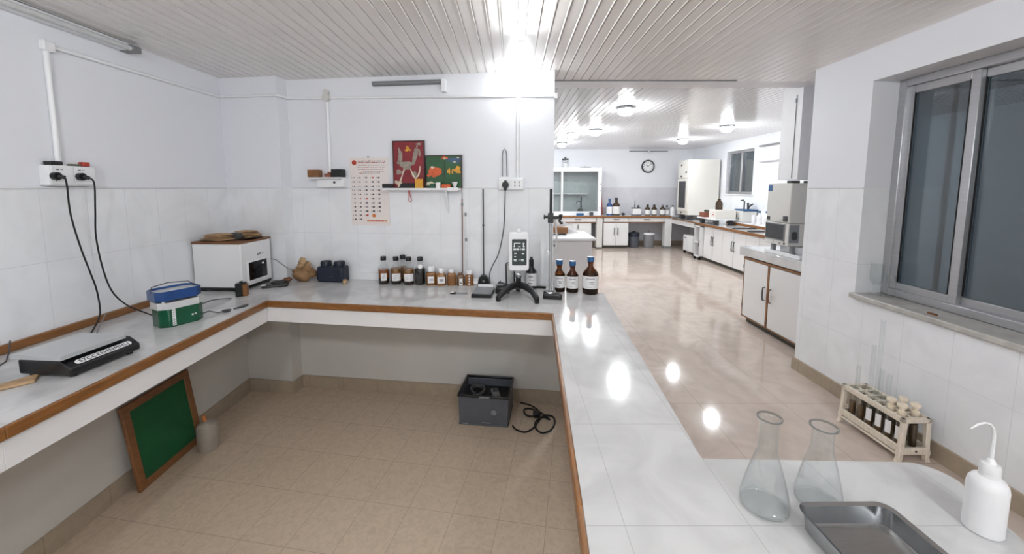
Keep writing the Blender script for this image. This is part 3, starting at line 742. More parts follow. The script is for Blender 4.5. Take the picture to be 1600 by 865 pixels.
MB().prism(oct_poly(.104, .075, .034), .112, .135).build('tank_inside', 'clear_pl', t)
sh = Matrix.Translation((-.006, .02, 0))
o = shell(oct_poly(.112, .082, .03), .007, .155, .212, False).build('blue_lid', 'blue_pl', t, bevel=.002, label='blue ring lid'); o.location = (-.004, .016, 0)
o = MB().prism(oct_poly(.104, .075, .028), .196, .200).build('lid_cover', 'clear_pl', t); o.location = (-.004, .016, 0)
MB().tube([(-.116, .016, .20), (-.09, .07, .225), (0, .10, .232), (.09, .07, .225), (.108, .016, .20)], .003, 6).build('wire_handle', 'dark_grey', t)
for xx, yy in ((-.095, -.06), (.095, -.06), (.09, .06), (-.09, .06)): MB().cyl((xx*.9, yy*.9, .13), (xx*.9, yy*.95, .158), .008, seg=8).build('spacer', 'clear_pl', t)
MB().box(-.058, -.042, -.0795, -.078, .008, .108).build('scale_sticker', 'paper', t)
mk = MB()
for k in range(8): mk.box(-.056, -.046, -.080, -.0795, .014+k*.012, .018+k*.012)
mk.build('sticker_print', 'dark_ink', t)
MB().box(.035, .045, -.0795, -.078, .045, .053).box(.050, .060, -.0795, -.078, .048, .054).build('print', 'paper', t)

# incubator
ib = thing('incubator', 'white box incubator with a wooden top and black window on the left bench', 'incubator', (-2.10, 2.935, TZ), math.radians(-2))
MB().box(-.385, 0, 0, .35, .03, .375).build('body', 'laminate', ib, bevel=.008, bseg=3)
MB().box(-.38, -.006, .006, .344, .012, .03).box(-.36, -.32, .02, .06, 0, .012).box(-.05, -.012, .02, .06, 0, .012).box(-.36, -.32, .29, .33, 0, .012).box(-.05, -.012, .29, .33, 0, .012).build('base', 'black', ib)
MB().box(-.39, .004, -.004, .355, .375, .392).build('wooden_top', 'wood_dark', ib, bevel=.004)
MB().box(-.001, .003, .055, .29, .055, .225).build('front_frame', 'white_pl', ib, bevel=.002)
MB().box(.002, .005, .075, .285, .07, .215).build('window', 'screen_black', ib, bevel=.001)
MB().box(.0045, .006, .225, .25, .18, .192).build('window_sticker', 'paper', ib)
mk = MB().box(.0, .0012, .18, .20, .255, .275).box(.0, .0012, .205, .228, .26, .28).box(0, .0012, .24, .255, .262, .272)
mk.build('print', 'grey_ink', ib)
MB().cyl((-.03, .35, .21), (-.03, .372, .21), .012).build('cable_gland', 'black', ib)
p = thing('power_cord', 'grey power cord from the incubator back down behind the paper sack', 'cord', (-2.12, 3.30, .93))
MB((-2.12, 3.30, .93)).tube([(-2.135, 3.296, .925), (-2.05, 3.285, .91), (-1.99, 3.275, .87), (-1.94, 3.28, .83), (-1.88, 3.34, .80), (-1.85, 3.38, .76)], .004, 7).build('cord', 'grey', p)
# bundles on the incubator
zt = TZ+.3935
def slab_bundle(name, label, cx, cy, lx, ly, n, rz, m, seed):
    t = thing(name, label, 'bundle', (cx, cy, zt), rz)
    r = random.Random(seed); mb = MB(); z = 0
    for k in range(n):
        h = r.uniform(.012, .018)
        mb.lump((r.uniform(-.01, .01), r.uniform(-.008, .008), z+h*.55), 1, (lx*r.uniform(.85, 1.05), ly*r.uniform(.85, 1.05), h*.62), .16, seed*10+k, 3)
        z += h*.9
    mb.build('folds', m, t); return t
slab_bundle('paper_bundle', 'pale brown paper bundle at the left of the wooden top', -2.33, 3.03, .11, .07, 4, .3, 'straw', 3)
slab_bundle('paper_bundle', 'shorter pale brown paper bundle at the back right of the wooden top', -2.21, 3.20, .09, .055, 4, .5, 'straw', 5)
tag(MB((-2.23, 3.08, zt)).box(-2.265, -2.195, 3.055, 3.105, zt, zt+.055).build('grey_box', 'dark_grey', bevel=.004), 'small dark grey box between the two paper bundles', 'box')
t = thing('black_dish', 'flat black dish on the wooden top in front of the paper bundle', 'dish', (-2.155, 3.13, zt))
MB().lathe([(0, 0), (.06, 0), (.085, .012), (.082, .014), (.058, .004), (0, .004)], 24, sx=.75).build('dish', 'black', t)
# small things in front of it
t = thing('sample_block', 'small black block with a wooden face in front of the incubator', 'block', (-2.035, 2.83, TZ), math.radians(20))
MB().box(-.035, .012, -.028, .028, 0, .098).build('black_half', 'black', t, bevel=.004)
MB().box(.012, .04, -.026, .026, 0, .09).build('wooden_half', 'wood', t, bevel=.003)
MB().cyl((.0, 0, .098), (.0, 0, .112), .012).cyl((.025, 0, .09), (.025, 0, .106), .01).build('knob', 'black', t)
t = thing('keypad_tray', 'flat black keypad unit lying in front of the incubator window', 'keypad', (-1.955, 3.13, TZ), math.radians(25))
MB().box(-.10, .085, -.075, .075, 0, .022).build('base', 'black', t, bevel=.008, bseg=3)
MB().lathe([(0, .022), (.06, .022), (.055, .032), (0, .034)], 24, (.015, .01)).build('dial', 'black_matte', t)
MB().box(-.10, -.07, -.07, -.03, .022, .026).build('label', 'paper', t)
t = thing('steel_strip', 'bent grey strip between the tank and the small black block', 'strip', (-2.11, 2.62, TZ))
MB((-2.11, 2.62, TZ)).tube([(-2.155, 2.50, TZ+.004), (-2.13, 2.56, TZ+.018), (-2.105, 2.63, TZ+.026), (-2.08, 2.70, TZ+.016), (-2.065, 2.75, TZ+.004)], .016, 8, flat=.15).build('strip', 'dark_grey', t)
t = thing('measuring_spoon', 'small dark metal spoon with a bent handle beside the green tank', 'spoon', (-1.90, 2.46, TZ))
MB((-1.90, 2.46, TZ)).tube([(-1.955, 2.36, TZ+.02), (-1.945, 2.40, TZ+.022), (-1.90, 2.415, TZ+.006), (-1.89, 2.43, TZ+.005)], .004, 7).build('handle', 'dark_grey', t)
MB((-1.90, 2.46, TZ)).lathe([(0, TZ), (.02, TZ+.001), (.029, TZ+.010), (.026, TZ+.010), (.018, TZ+.004), (0, TZ+.003)], 20, (-1.875, 2.455)).build('bowl', 'dark_grey', t)
t = thing('measuring_spoon', 'flat oval black spoon lying past the bent-handled spoon', 'spoon', (-1.84, 2.55, TZ))
MB((-1.84, 2.55, TZ)).lathe([(0, TZ), (.022, TZ+.001), (.026, TZ+.007), (0, TZ+.009)], 20, (-1.835, 2.565), sx=.75, sy=1.5).tube([(-1.86, 2.50, TZ+.004), (-1.84, 2.54, TZ+.005)], .005, 7).build('bowl', 'dark_grey', t)
# sack and navy case
t = thing('paper_sack', 'crumpled brown paper sack of twigs in the corner of the bench', 'sack', (-1.81, 3.30, TZ))
MB().lump((0, 0, .064), 1, (.088, .066, .064), .2, 12, 4).build('sack', 'kraft', t)
m_ = MB()
for k in range(9):
    r = random.Random(k+40); a = r.uniform(0, 6); m_.lump((.045*math.cos(a)*r.random()-.01, .035*math.sin(a), .125+r.uniform(0, .075)), 1, (r.uniform(.02, .036), r.uniform(.015, .03), r.uniform(.015, .03)), .25, k, 2)
m_.build('twigs', 'straw', t)
MB().lump((-.045, -.03, .10), 1, (.035, .02, .03), .3, 31, 3).lump((.05, -.025, .105), 1, (.035, .02, .028), .3, 33, 3).build('folded_edge', 'kraft', t)
tag(MB((-1.925, 3.255, TZ)).lump((-1.93, 3.235, TZ+.024), 1, (.035, .028, .02), .2, 5, 3).build('dark_lump', 'wood_dark'), 'dark brown lump beside the paper sack', 'lump')
t = thing('instrument_case', 'navy blue instrument case with two round lids on the back bench', 'case', (-1.555, 3.285, TZ), math.radians(-7))
MB().box(-.118, .118, -.055, .055, 0, .135).build('body', 'navy', t, bevel=.014, bseg=3)
for xx in (-.062, .062):
    MB().lathe([(0, .135), (.044, .135), (.046, .165), (.04, .178), (0, .18)], 20, (xx, 0)).build('round_lid', 'navy', t)
MB().box(-.125, -.10, -.05, .05, .02, .10).build('handle', 'black', t, bevel=.006)
MB().box(-.03, .03, -.0565, -.055, .05, .056).build('trim_line', 'dark_grey', t)
tag(MB((-1.42, 3.20, TZ)).lump((-1.42, 3.20, TZ+.018), 1, (.018, .02, .02), .15, 9, 3).build('cork_piece', 'straw'), 'small pale cork piece at the foot of the navy case', 'cork')

# ------------------------------------------------------------------ bottles
def face_cam(x, y): return math.atan2(-y, -x)+PI/2
def bprof(r, h, neck, hs, lip=0.004):
    """body radius r, body height hs, total height h without cap, neck radius"""
    return [(0, 0), (r*.94, 0), (r, .006), (r, hs), (r*.93, hs+r*.22), (r*.62, hs+r*.62), (neck*1.12, hs+r*.95), (neck, h-.02), (neck+lip, h-.016), (neck+lip, h)]
def glass_shell(prof, th=.0022):
    p = list(prof)
    inner_ = [(max(r-th, 0), z+(th if r < 1e-6 or z < .01 else 0)) for r, z in reversed(p)]
    return p+inner_
def liquid(mb_prof, level, r, th=.0026):
    return [(0, .003), (r-th-.002, .003), (r-th, .008), (r-th, level), (0, level)]
def print_lines(parent, r, z0, z1, spec, ang_mid=-PI/2, ink='grey_ink'):
    mb = MB()
    for (fz, a0, a1, t) in spec:
        z = z0+(z1-z0)*fz
        mb.lathe([(r+.0012, z-t), (r+.0012, z+t), (r+.0018, z+t), (r+.0018, z-t), (r+.0012, z-t)], 8, a0=ang_mid+a0, a1=ang_mid+a1)
    mb.build('print', ink, parent)
BL = [(-1.089, 3.205, .045, 'orange', 'black-capped bottle of orange-brown liquid with a small label, nearest the calendar', .62, True, .55),
      (-.981, 3.195, .044, 'amber', 'black-capped amber bottle with a square label, second from the calendar side', .72, True, .85),
      (-.944, 3.270, .032, 'amber', 'unlabelled black-capped bottle tucked behind its two labelled neighbours', .7, False, 0),
      (-.870, 3.180, .045, 'amber', 'pale amber black-capped bottle with a wide label, left of the darkest bottle', .74, True, .9),
      (-.773, 3.180, .044, 'black', 'darkest black-capped bottle, full and without a label', .95, False, 0)]
for x, y, r, liq, lab, lev, has, la in BL:
    t = thing('reagent_bottle', lab, 'bottle', (x, y, TZ), face_cam(x, y), 'black-capped bottles on the back bench')
    pr = bprof(r, .205, .017, .128)
    MB().lathe(glass_shell(pr), 28).build('bottle', 'glass', t)
    if liq == 'orange':
        MB().lathe([(0, .003), (r-.005, .003), (r-.003, .008), (r-.003, .055), (0, .055)], 24).build('sediment', 'liq_dark', t)
        MB().lathe([(0, .0555), (r-.003, .0555), (r-.003, .125), (0, .125)], 24).build('liquid', 'liq_orange', t)
    elif liq == 'amber':
        MB().lathe([(0, .003), (r-.005, .003), (r-.003, .008), (r-.003, .03), (0, .03)], 24).build('sediment', 'liq_dark', t)
        MB().lathe([(0, .0305), (r-.003, .0305), (r-.003, .126), (r*.85, .126+r*.22), (0, .126+r*.22)], 24).build('liquid', 'liq_amber', t)
    else:
        MB().lathe([(0, .003), (r-.005, .003), (r-.003, .008), (r-.003, .128), (r*.86, .128+r*.22), (0, .128+r*.22)], 24).build('liquid', 'liq_black', t)
    MB().lathe([(0, .20), (.0225, .20), (.0235, .203), (.0235, .230), (.021, .234), (0, .234)], 20).build('cap', 'black', t)
    if has:
        arc_label(r+.0004, .033, .095, la).build('label', 'paper', t)
        print_lines(t, r+.0004, .033, .095, [(.75, -.35*la, .4*la, .002), (.5, -.5*la, .2*la, .0016), (.3, -.45*la, .1*la, .0014)])
    if liq == 'black':
        MB().lathe([(0, 0), (.019, 0), (.019, .0012), (0, .0012)], 16, mtx=Matrix.Translation((0, -.034, .156)) @ Matrix.Rotation(math.radians(58), 4, 'X')).build('round_sticker', 'paper', t)
AB = [(-.678, 3.165, .042, .118, 'tall', 'amber jar with a wide white cap, beside the darkest bottle'),
      (-.591, 3.150, .041, .108, 'print', 'amber jar with a label carrying dark print'),
      (-.504, 3.150, .036, .112, 'plain', 'plain amber jar without a label'),
      (-.428, 3.142, .033, .095, 'tag', 'small dark amber jar with a narrow upright tag'),
      (-.356, 3.145, .035, .100, 'dash', 'amber jar with a dashed white strip, last of the row')]
for x, y, r, h, kind, lab in AB:
    t = thing('amber_jar', lab, 'jar', (x, y, TZ), face_cam(x, y), 'amber jars on the back bench')
    sq = MB()
    n = 32; prof = [(.0, 0), (r*.92, 0), (r, .006), (r, h*.78), (r*.94, h*.86), (r*.70, h*.95), (r*.55, h)]
    ring = []
    for rr, z in prof:
        ring.append([sq.bm.verts.new((rr*math.copysign(abs(math.cos(2*PI*k/n))**.6, math.cos(2*PI*k/n)), .8*rr*math.copysign(abs(math.sin(2*PI*k/n))**.6, math.sin(2*PI*k/n)), z)) for k in range(n)] if rr else [sq.bm.verts.new((0, 0, z))])
    for k in range(n):
        j = (k+1) % n; sq.bm.faces.new([ring[0][0], ring[1][j], ring[1][k]])
        for a, b in zip(ring[1:], ring[2:]): sq.bm.faces.new([a[k], a[j], b[j], b[k]])
    sq.bm.faces.new(ring[-1])
    sq.build('body', 'amber_dark' if kind == 'tag' else 'amber_body', t)
    cr = {'tall': .030, 'print': .023, 'plain': .024, 'tag': .018, 'dash': .024}[kind]
    ch = {'tall': .036, 'print': .034, 'plain': .022, 'tag': .012, 'dash': .022}[kind]
    MB().lathe([(0, h-.004), (cr, h-.004), (cr*1.03, h), (cr*1.03, h+ch-.004), (cr*.94, h+ch), (0, h+ch)], 20).build('cap', 'amber_dark' if kind == 'tag' else 'white_pl', t)
    fy = -.8*r-.0008
    if kind in ('tall', 'print'):
        lb = MB().box(-.028 if kind == 'tall' else -.03, .022 if kind == 'tall' else .03, fy-.0012, fy+.001, .02, .076).build('label', 'paper', t)
        mk = MB().box(-.016, .016, fy-.0018, fy-.0012, .05, .056).box(-.014, .018, fy-.0018, fy-.0012, .040, .045)
        mk.build('print', 'dark_ink' if kind == 'print' else 'grey_ink', lb)
    if kind == 'tag':
        lb = MB().box(-.012, .016, fy-.0012, fy+.001, .004, .062).build('label', 'paper', t)
        MB().box(-.004, .008, fy-.0018, fy-.0012, .018, .03).build('print', 'dark_ink', lb)
    if kind == 'dash':
        lb = MB()
        for k in range(4): lb.box(-.006, .004, fy-.0012, fy+.001, .01+k*.022, .022+k*.022)
        lb.build('dashed_strip', 'paper', t)
# rods, clamp block and cylinders against the wall
t = thing('rod_stand', 'thin black rod on a black hooded block standing against the tiles', 'stand', (-.235, 3.14, TZ))
MB().cyl((0, 0, .05), (-.004, .05, .80), .0055, seg=10).build('rod', 'dark_grey', t)
MB().box(-.012, .004, .035, .055, .49, .505).build('rod_clip', 'black', t)
MB().prism([(-.05, 0), (.05, 0), (.042, .06), (.02, .085), (-.02, .085), (-.042, .06)], -.04, .035, Matrix(((1, 0, 0, 0), (0, 0, 1, 0), (0, 1, 0, 0), (0, 0, 0, 1)))).build('base_block', 'black', t, bevel=.006)
MB().cyl((0, -.041, .045), (0, -.045, .045), .009).build('screw', 'grey', t)
t = thing('glass_burette', 'thin brown-tinted burette leaning against the tiles beside the jars', 'burette', (-.42, 3.215, TZ))
MB().cyl((.0, -.01, 0), (.0, .02, .72), .0045, seg=10).build('tube', 'wood_dark', t)
MB().cyl((0, .02, .72), (0, .024, .80), .0022, seg=8).box(-.008, .008, .012, .03, .66, .68).build('tip', 'grey', t)
t = thing('glass_burette', 'thin white burette with small collars beside the brown-tinted one', 'burette', (-.385, 3.21, TZ))
MB().cyl((0, 0, 0), (-.006, .02, .60), .005, seg=10).build('tube', 'white_pl', t)
MB().cyl((-.004, .012, .36), (-.004, .012, .385), .009, seg=10).cyl((-.006, .019, .57), (-.006, .0195, .60), .008, seg=10).build('collar', 'grey', t)
tag(MB((-.30, 3.165, TZ)).cyl((-.325, 3.16, TZ+.02), (-.265, 3.15, TZ+.02), .02).cyl((-.32, 3.155, TZ+.045), (-.26, 3.15, TZ+.05), .006).build('white_roll', 'white_pl'), 'small white roll between the jars and the hooded block', 'roll')
t = thing('flat_scale', 'flat dark box with a grey plate in front of the hooded block', 'scale', (-.218, 2.865, TZ), math.radians(-5))
MB().box(-.075, .075, -.10, .10, 0, .026).build('base', 'black', t, bevel=.004)
MB().box(-.072, .072, -.092, .098, .027, .034).build('plate', 'grey', t, bevel=.002)
MB().box(-.06, .06, .098, .12, .02, .05).build('rear_strip', 'white_pl', t, bevel=.003)
t = thing('spatula', 'small dark spatula with a white tip lying on the back bench', 'spatula', (-.41, 2.885, TZ))
MB().box(-.055, .068, -.016, .014, 0, .006).build('blade', 'grey', t, bevel=.002)
MB().box(-.062, -.02, -.018, .016, .0, .011).build('grip', 'black', t, bevel=.003)
MB().box(-.06, -.035, -.016, .0, .011, .016).build('tip', 'white_pl', t, bevel=.002)
t = thing('adapter_block', 'black adapter block with coiled leads left of the viscometer foot', 'adapter', (-.072, 2.93, TZ))
MB().box(-.055, .055, -.055, .05, 0, .05).build('block', 'black', t, bevel=.008)
MB().tube([(-.04, -.02, .055), (.0, -.04, .06), (.04, .0, .058), (0, .03, .064), (-.035, .01, .07), (-.02, .06, .07)], .006, 8).build('lead', 'dark_grey', t)
t = thing('measuring_cylinder', 'pale cylinder with a black wire handle behind the viscometer', 'cylinder', (-.015, 3.09, TZ))
MB().lathe([(0, 0), (.028, 0), (.028, .185), (.025, .185), (.025, .006), (0, .006)], 20).build('cylinder', 'clear_pl', t)
MB().tube([(-.032, -.005, .03), (-.034, -.005, .19), (-.026, -.005, .20), (.022, -.005, .205), (.034, -.005, .195), (.034, -.005, .03)], .005, 8).build('handle', 'black', t)
t = thing('reagent_bottle', 'black-topped bottle with a white label behind the viscometer', 'bottle', (.158, 3.09, TZ), face_cam(.158, 3.09))
MB().lathe(bprof(.045, .19, .017, .125), 24).build('bottle', 'black', t)
MB().lathe([(0, .188), (.02, .188), (.02, .225), (.012, .235), (.01, .25), (0, .25)], 18).build('cap', 'black', t)
arc_label(.0455, .012, .12, 1.2).build('label', 'paper', t)
print_lines(t, .0455, .012, .12, [(.75, -.5, .3, .003), (.5, -.4, .5, .002), (.25, -.6, .1, .003)], ink='dark_ink')
tag(MB((.08, 3.03, TZ)).tube([(-.02, 3.06, TZ+.01), (.06, 3.10, TZ+.01), (.15, 3.02, TZ+.012), (.22, 3.045, TZ+.01), (.27, 3.02, TZ+.012)], .010, 8).build('lead', 'black_matte'), 'thick black lead lying behind the viscometer foot', 'lead')

# viscometer
t = thing('viscometer', 'white digital viscometer with a dark keypad on an arched black foot', 'viscometer', (.05, 2.87, TZ), math.radians(1))
b = MB()
def rrect(w, h, r, n=6):
    out = []
    for cx, cz, a0 in ((w/2-r, h/2-r, 0), (-w/2+r, h/2-r, 90), (-w/2+r, -h/2+r, 180), (w/2-r, -h/2+r, 270)):
        for k in range(n+1):
            a = math.radians(a0+90*k/n); out.append((cx+r*math.cos(a), cz+r*math.sin(a)))
    return out
FX = Matrix(((1, 0, 0, 0), (0, 0, -1, 0), (0, 1, 0, 0), (0, 0, 0, 1)))    # polygon xy -> xz, extrude towards -y
b.prism(rrect(.152, .285, .022), -.04, .06, Matrix.Translation((0, 0, .335)) @ FX)
b.build('head', 'white_pl', t, bevel=.010, bseg=3)
MB().prism(rrect(.108, .195, .006), .06, .0625, Matrix.Translation((.003, 0, .334)) @ FX).build('keypad', 'panel_dark', t)
mk = MB(); z0 = .334; y0 = -.0632
def bar(cx, cz, w, h): mk.box(cx-w/2, cx+w/2, y0-.0006, y0+.001, z0+cz-h/2, z0+cz+h/2)
for cx, cz, w, h in ((-.012, .068, .05, .006), (-.034, .056, .006, .024), (-.034, .042, .012, .006), (.002, .042, .02, .004), (.034, .066, .014, .008), (.034, .054, .008, .016), (.036, .042, .014, .008),
                     (-.03, .022, .02, .014), (-.008, .022, .016, .014), (.010, .022, .008, .012), (.032, .022, .024, .014), (-.026, -.008, .018, .008), (.030, -.010, .018, .009), (-.028, -.032, .014, .006),
                     (-.028, -.056, .020, .010), (-.026, -.066, .014, .004), (.0, -.056, .006, .008), (.026, -.056, .022, .009), (.026, -.066, .014, .004)):
    bar(cx, cz, w, h)
mk.build('key_print', 'white_led', t)
MB().lathe([(0, .478), (.016, .478), (.02, .484), (.02, .496), (.016, .505), (.006, .508), (0, .508)], 20).build('top_knob', 'white_pl', t)
MB().lathe([(.0, .195), (.045, .195), (.03, .17), (.026, .15), (0, .15)], 20, (0, 0)).build('collar', 'clear_pl', t)
MB().ball((0, -.012, .155), .03, 20, 12, 1.15).build('chuck', 'chrome', t)
MB().tube([(0, 0, .13), (0, .004, .10), (0, .012, .05)], [.02, .021, .03], 14).build('stem', 'black', t)
ft = MB()
L_ = [(-.155, -.175, .018), (-.145, -.165, .032), (-.105, -.105, .054), (-.05, -.03, .070), (0, .0, .075), (.05, -.04, .070), (.10, -.13, .054), (.118, -.215, .034), (.122, -.235, .018)]
ft.tube(L_, [.018, .022, .027, .032, .036, .032, .027, .022, .018], 14, flat=.75)
ft.cyl((-.152, -.172, 0), (-.152, -.172, .02), .017).cyl((.121, -.228, 0), (.121, -.228, .02), .017).tube([(0, .0, .07), (0, .06, .05), (0, .10, .018)], [.034, .03, .022], 12).cyl((0, .10, 0), (0, .10, .02), .017)
ft.build('arched_foot', 'black', t)

# clamp stand
t = thing('clamp_stand', 'steel rod stand with a black clamp on a heavy black base beside the wall end', 'stand', (.288, 2.84, TZ), math.radians(-6))
MB().prism([(-.05, -.11), (.085, -.12), (.088, -.085), (.03, .02), (-.03, .03), (-.052, -.01)], 0, .036).build('base', 'black', t, bevel=.008, bseg=3)
MB().lathe([(0, .036), (.048, .036), (.045, .044), (.02, .05), (0, .05)], 24, (.0, -.035)).build('base_plate', 'steel', t)
MB().cyl((0, -.035, .04), (0, -.035, .56), .0125, seg=16).build('rod', 'alu', t)
MB().cyl((0, -.035, .54), (0, -.035, .80), .010, seg=16).build('upper_rod', 'black', t)
cl = MB().box(-.022, .02, -.058, -.014, .555, .625).cyl((-.045, -.036, .597), (.0, -.036, .597), .011, seg=12).cyl((-.052, -.036, .597), (-.042, -.036, .597), .017, seg=12).box(.015, .065, -.046, -.026, .582, .604)
cl.tube([(.062, -.036, .615), (.074, -.036, .60), (.07, -.036, .582), (.062, -.036, .57), (.074, -.036, .552), (.088, -.036, .553)], .010, 10).tube([(.066, -.036, .60), (.085, -.036, .612)], .008, 8)
cl.build('clamp', 'black', t, bevel=.002)
MB().tube([(.03, -.02, .59), (.045, -.0, .45), (.035, .0, .30), (.028, .01, .12), (.03, .03, .03)], .006, 8).build('rubber_hose', 'clear_pl', t)
MB().box(-.022, -.008, -.05, -.02, .32, .345).build('rod_clip', 'white_pl', t)

# blue-capped reagent bottles
for x, y, r, h, hs, lab in ((.372, 2.965, .047, .215, .13, 'brown bottle with a blue cap, nearest the clamp stand'),
                            (.472, 2.945, .048, .210, .128, 'brown bottle with a blue cap and white fleck, in the middle of the three'),
                            (.604, 2.905, .061, .250, .15, 'largest brown bottle with a blue cap, at the bench corner')):
    t = thing('reagent_bottle', lab, 'bottle', (x, y, TZ), face_cam(x, y), 'blue-capped brown bottles on the bench end')
    pr = bprof(r, h, .0185, hs)
    MB().lathe(glass_shell(pr, .003), 32).build('bottle', 'glass_amber', t)
    MB().lathe([(0, .004), (r-.006, .004), (r-.004, .01), (r-.004, hs), (r*.86, hs+r*.25), (0, hs+r*.25)], 28).build('liquid', 'brown_liq', t)
    MB().lathe([(0, h-.002), (.025, h-.002), (.0255, h+.002), (.0255, h+.030), (.024, h+.034), (0, h+.034)], 24).build('cap', 'cap_blue', t)
    z0, z1 = (.036, .128) if r < .055 else (.046, .142)
    arc_label(r+.0005, z0, z1, 1.15).build('label', 'paper', t)
    print_lines(t, r+.0005, z0, z1, [(.80, -.55, .55, .0035), (.42, -.1, .45, .0035), (.14, -.5, .15, .0018)])
    print_lines(t, r+.0005, z0, z1, [(.55, -.15, .4, .0022)], ink='dark_ink')
bpy.data.objects
# ------------------------------------------------------------------ on the low floor
b0, b1 = Vector((-2.258, 2.17, FL)), Vector((-2.285, 2.68, FL))
bd = (b1-b0).normalized(); upv = Vector((-.068, -.012, .53)).normalized()
t = thing('felt_board', 'green felt board in a wooden frame leaning on the wall under the left bench', 'board', mtx=frame_mtx(b0, bd, upv))
W_, H_ = .510, .545
f = MB(); e = .048
f.frame('x', 0, W_, 0, H_, e, 0, .022)
f.build('frame', 'board_wood', t, bevel=.004)
MB().box(e-.005, W_-e+.005, .008, .018, e-.005, H_-e+.005).build('felt', 'green_felt', t)
t = thing('plastic_bottle', 'dull squat plastic bottle with an orange stub beside the green board', 'bottle', (-2.165, 2.575, FL))
MB().lathe([(0, 0), (.058, 0), (.064, .008), (.064, .165), (.058, .185), (.035, .20), (.02, .205), (0, .205)], 26).build('body', 'hdpe_old', t)
MB().cyl((-.012, 0, .20), (-.022, 0, .245), .013, .010).build('cap', 'orange_pl', t)

# grey crate with contents and cable
t = thing('plastic_crate', 'slate grey open crate of black parts on the floor under the back bench', 'crate', (-.205, 2.985, FL), math.radians(-7))
cw, cd, ch = .205, .165, .25
mb = MB()
def ring_box(mb, w0, d0, w1, d1, z0, z1, th):
    o0 = [(-w0, -d0), (w0, -d0), (w0, d0), (-w0, d0)]; o1 = [(-w1, -d1), (w1, -d1), (w1, d1), (-w1, d1)]
    bo = [mb.bm.verts.new((x, y, z0)) for x, y in o0]; to_ = [mb.bm.verts.new((x, y, z1)) for x, y in o1]
    ti = [mb.bm.verts.new((x-math.copysign(th, x), y-math.copysign(th, y), z1)) for x, y in o1]; bi = [mb.bm.verts.new((x-math.copysign(th, x), y-math.copysign(th, y), z0+th)) for x, y in o0]
    for i in range(4):
        j = (i+1) % 4
        mb.bm.faces.new([bo[i], bo[j], to_[j], to_[i]]); mb.bm.faces.new([to_[i], to_[j], ti[j], ti[i]]); mb.bm.faces.new([ti[i], ti[j], bi[j], bi[i]])
    mb.bm.faces.new(bo); mb.bm.faces.new(bi)
ring_box(mb, cw-.012, cd-.01, cw-.008, cd-.006, .012, ch-.02, .01)
mb.box(-cw+.008, cw-.008, -cd+.006, cd-.006, 0, .014)
mb.build('body', 'crate_grey', t, bevel=.008)
mb = MB()
mb.box(-cw, cw, -cd, -cd+.016, ch-.022, ch).box(-cw, cw, cd-.016, cd, ch-.022, ch).box(-cw, -cw+.016, -cd+.016, cd-.016, ch-.022, ch).box(cw-.016, cw, -cd+.016, cd-.016, ch-.022, ch)
mb.build('rim', 'black', t, bevel=.006)
MB().box(-.03, .05, -cd-.004, -cd+.002, ch-.016, ch-.006).build('latch', 'grey', t)
MB().box(-cw+.022, cw-.022, -cd+.02, cd-.02, .12, .17).build('lining', 'black_matte', t)
MB().cyl((.085, -cd+.002, .12), (.085, -cd-.001, .12), .022).build('sticker', 'grey', t)
MB().box(-.16, -.12, -cd-.002, -cd+.003, .012, .022).box(-.01, .06, -cd-.002, -cd+.003, .03, .036).build('print', 'grey', t)
def in_crate(x, y, z): 
    a = math.radians(-7); return (-.205+x*math.cos(a)-y*math.sin(a), 2.985+x*math.sin(a)+y*math.cos(a), FL+z)
q = thing('handset', 'grey handset lying on the black parts in the open crate', 'handset', in_crate(.07, .0, .175), .25)
MB().box(-.03, .03, -.07, .06, 0, .03).build('body', 'grey', q, bevel=.012, bseg=3)
MB().box(-.02, .02, -.01, .045, .03, .033).build('screen', 'dark_grey', q)
q = thing('coiled_hose', 'dark coiled hose in the left half of the crate', 'hose', in_crate(-.08, .02, .17))
MB().tube([(.055*math.cos(a)*(1+.1*math.sin(3*a)), .07*math.sin(a), .014+.012*a/6.28) for a in [k*.35 for k in range(32)]], .011, 8).build('hose', 'dark_grey', q)
q = thing('power_cord', 'black cable looped on the floor beside the grey crate', 'cord', (.15, 2.90, FL))
loop = [(.005, 2.815, .012), (.03, 2.775, .008), (.10, 2.745, .007), (.17, 2.80, .007), (.22, 2.90, .007), (.27, 2.955, .01), (.33, 2.93, .012), (.335, 2.85, .010), (.29, 2.76, .008), (.22, 2.735, .008), (.18, 2.79, .014), (.19, 2.87, .014), (.25, 2.92, .016), (.30, 2.89, .014),
        (.24, 2.97, .02), (.15, 3.05, .01), (.10, 3.03, .01), (.12, 2.95, .012), (.19, 2.93, .02), (.23, 2.98, .02), (.16, 3.06, .03), (.06, 3.06, .06)]
pts = [Vector(p) for p in loop]; sm = []
for k in range(len(pts)-1):
    a = pts[max(k-1, 0)]; b = pts[k]; cc = pts[k+1]; d = pts[min(k+2, len(pts)-1)]
    for q_ in range(6):
        u = q_/6; sm.append(.5*((2*b)+(-a+cc)*u+(2*a-5*b+4*cc-d)*u*u+(-a+3*b-3*cc+d)*u**3))
MB().tube([(p.x-.15, p.y-2.90, p.z) for p in sm], .0065, 8).build('cord', 'black_matte', q)
MB().box(.02, .075, .02, .075, .004, .05).build('plug', 'black', q, bevel=.01)

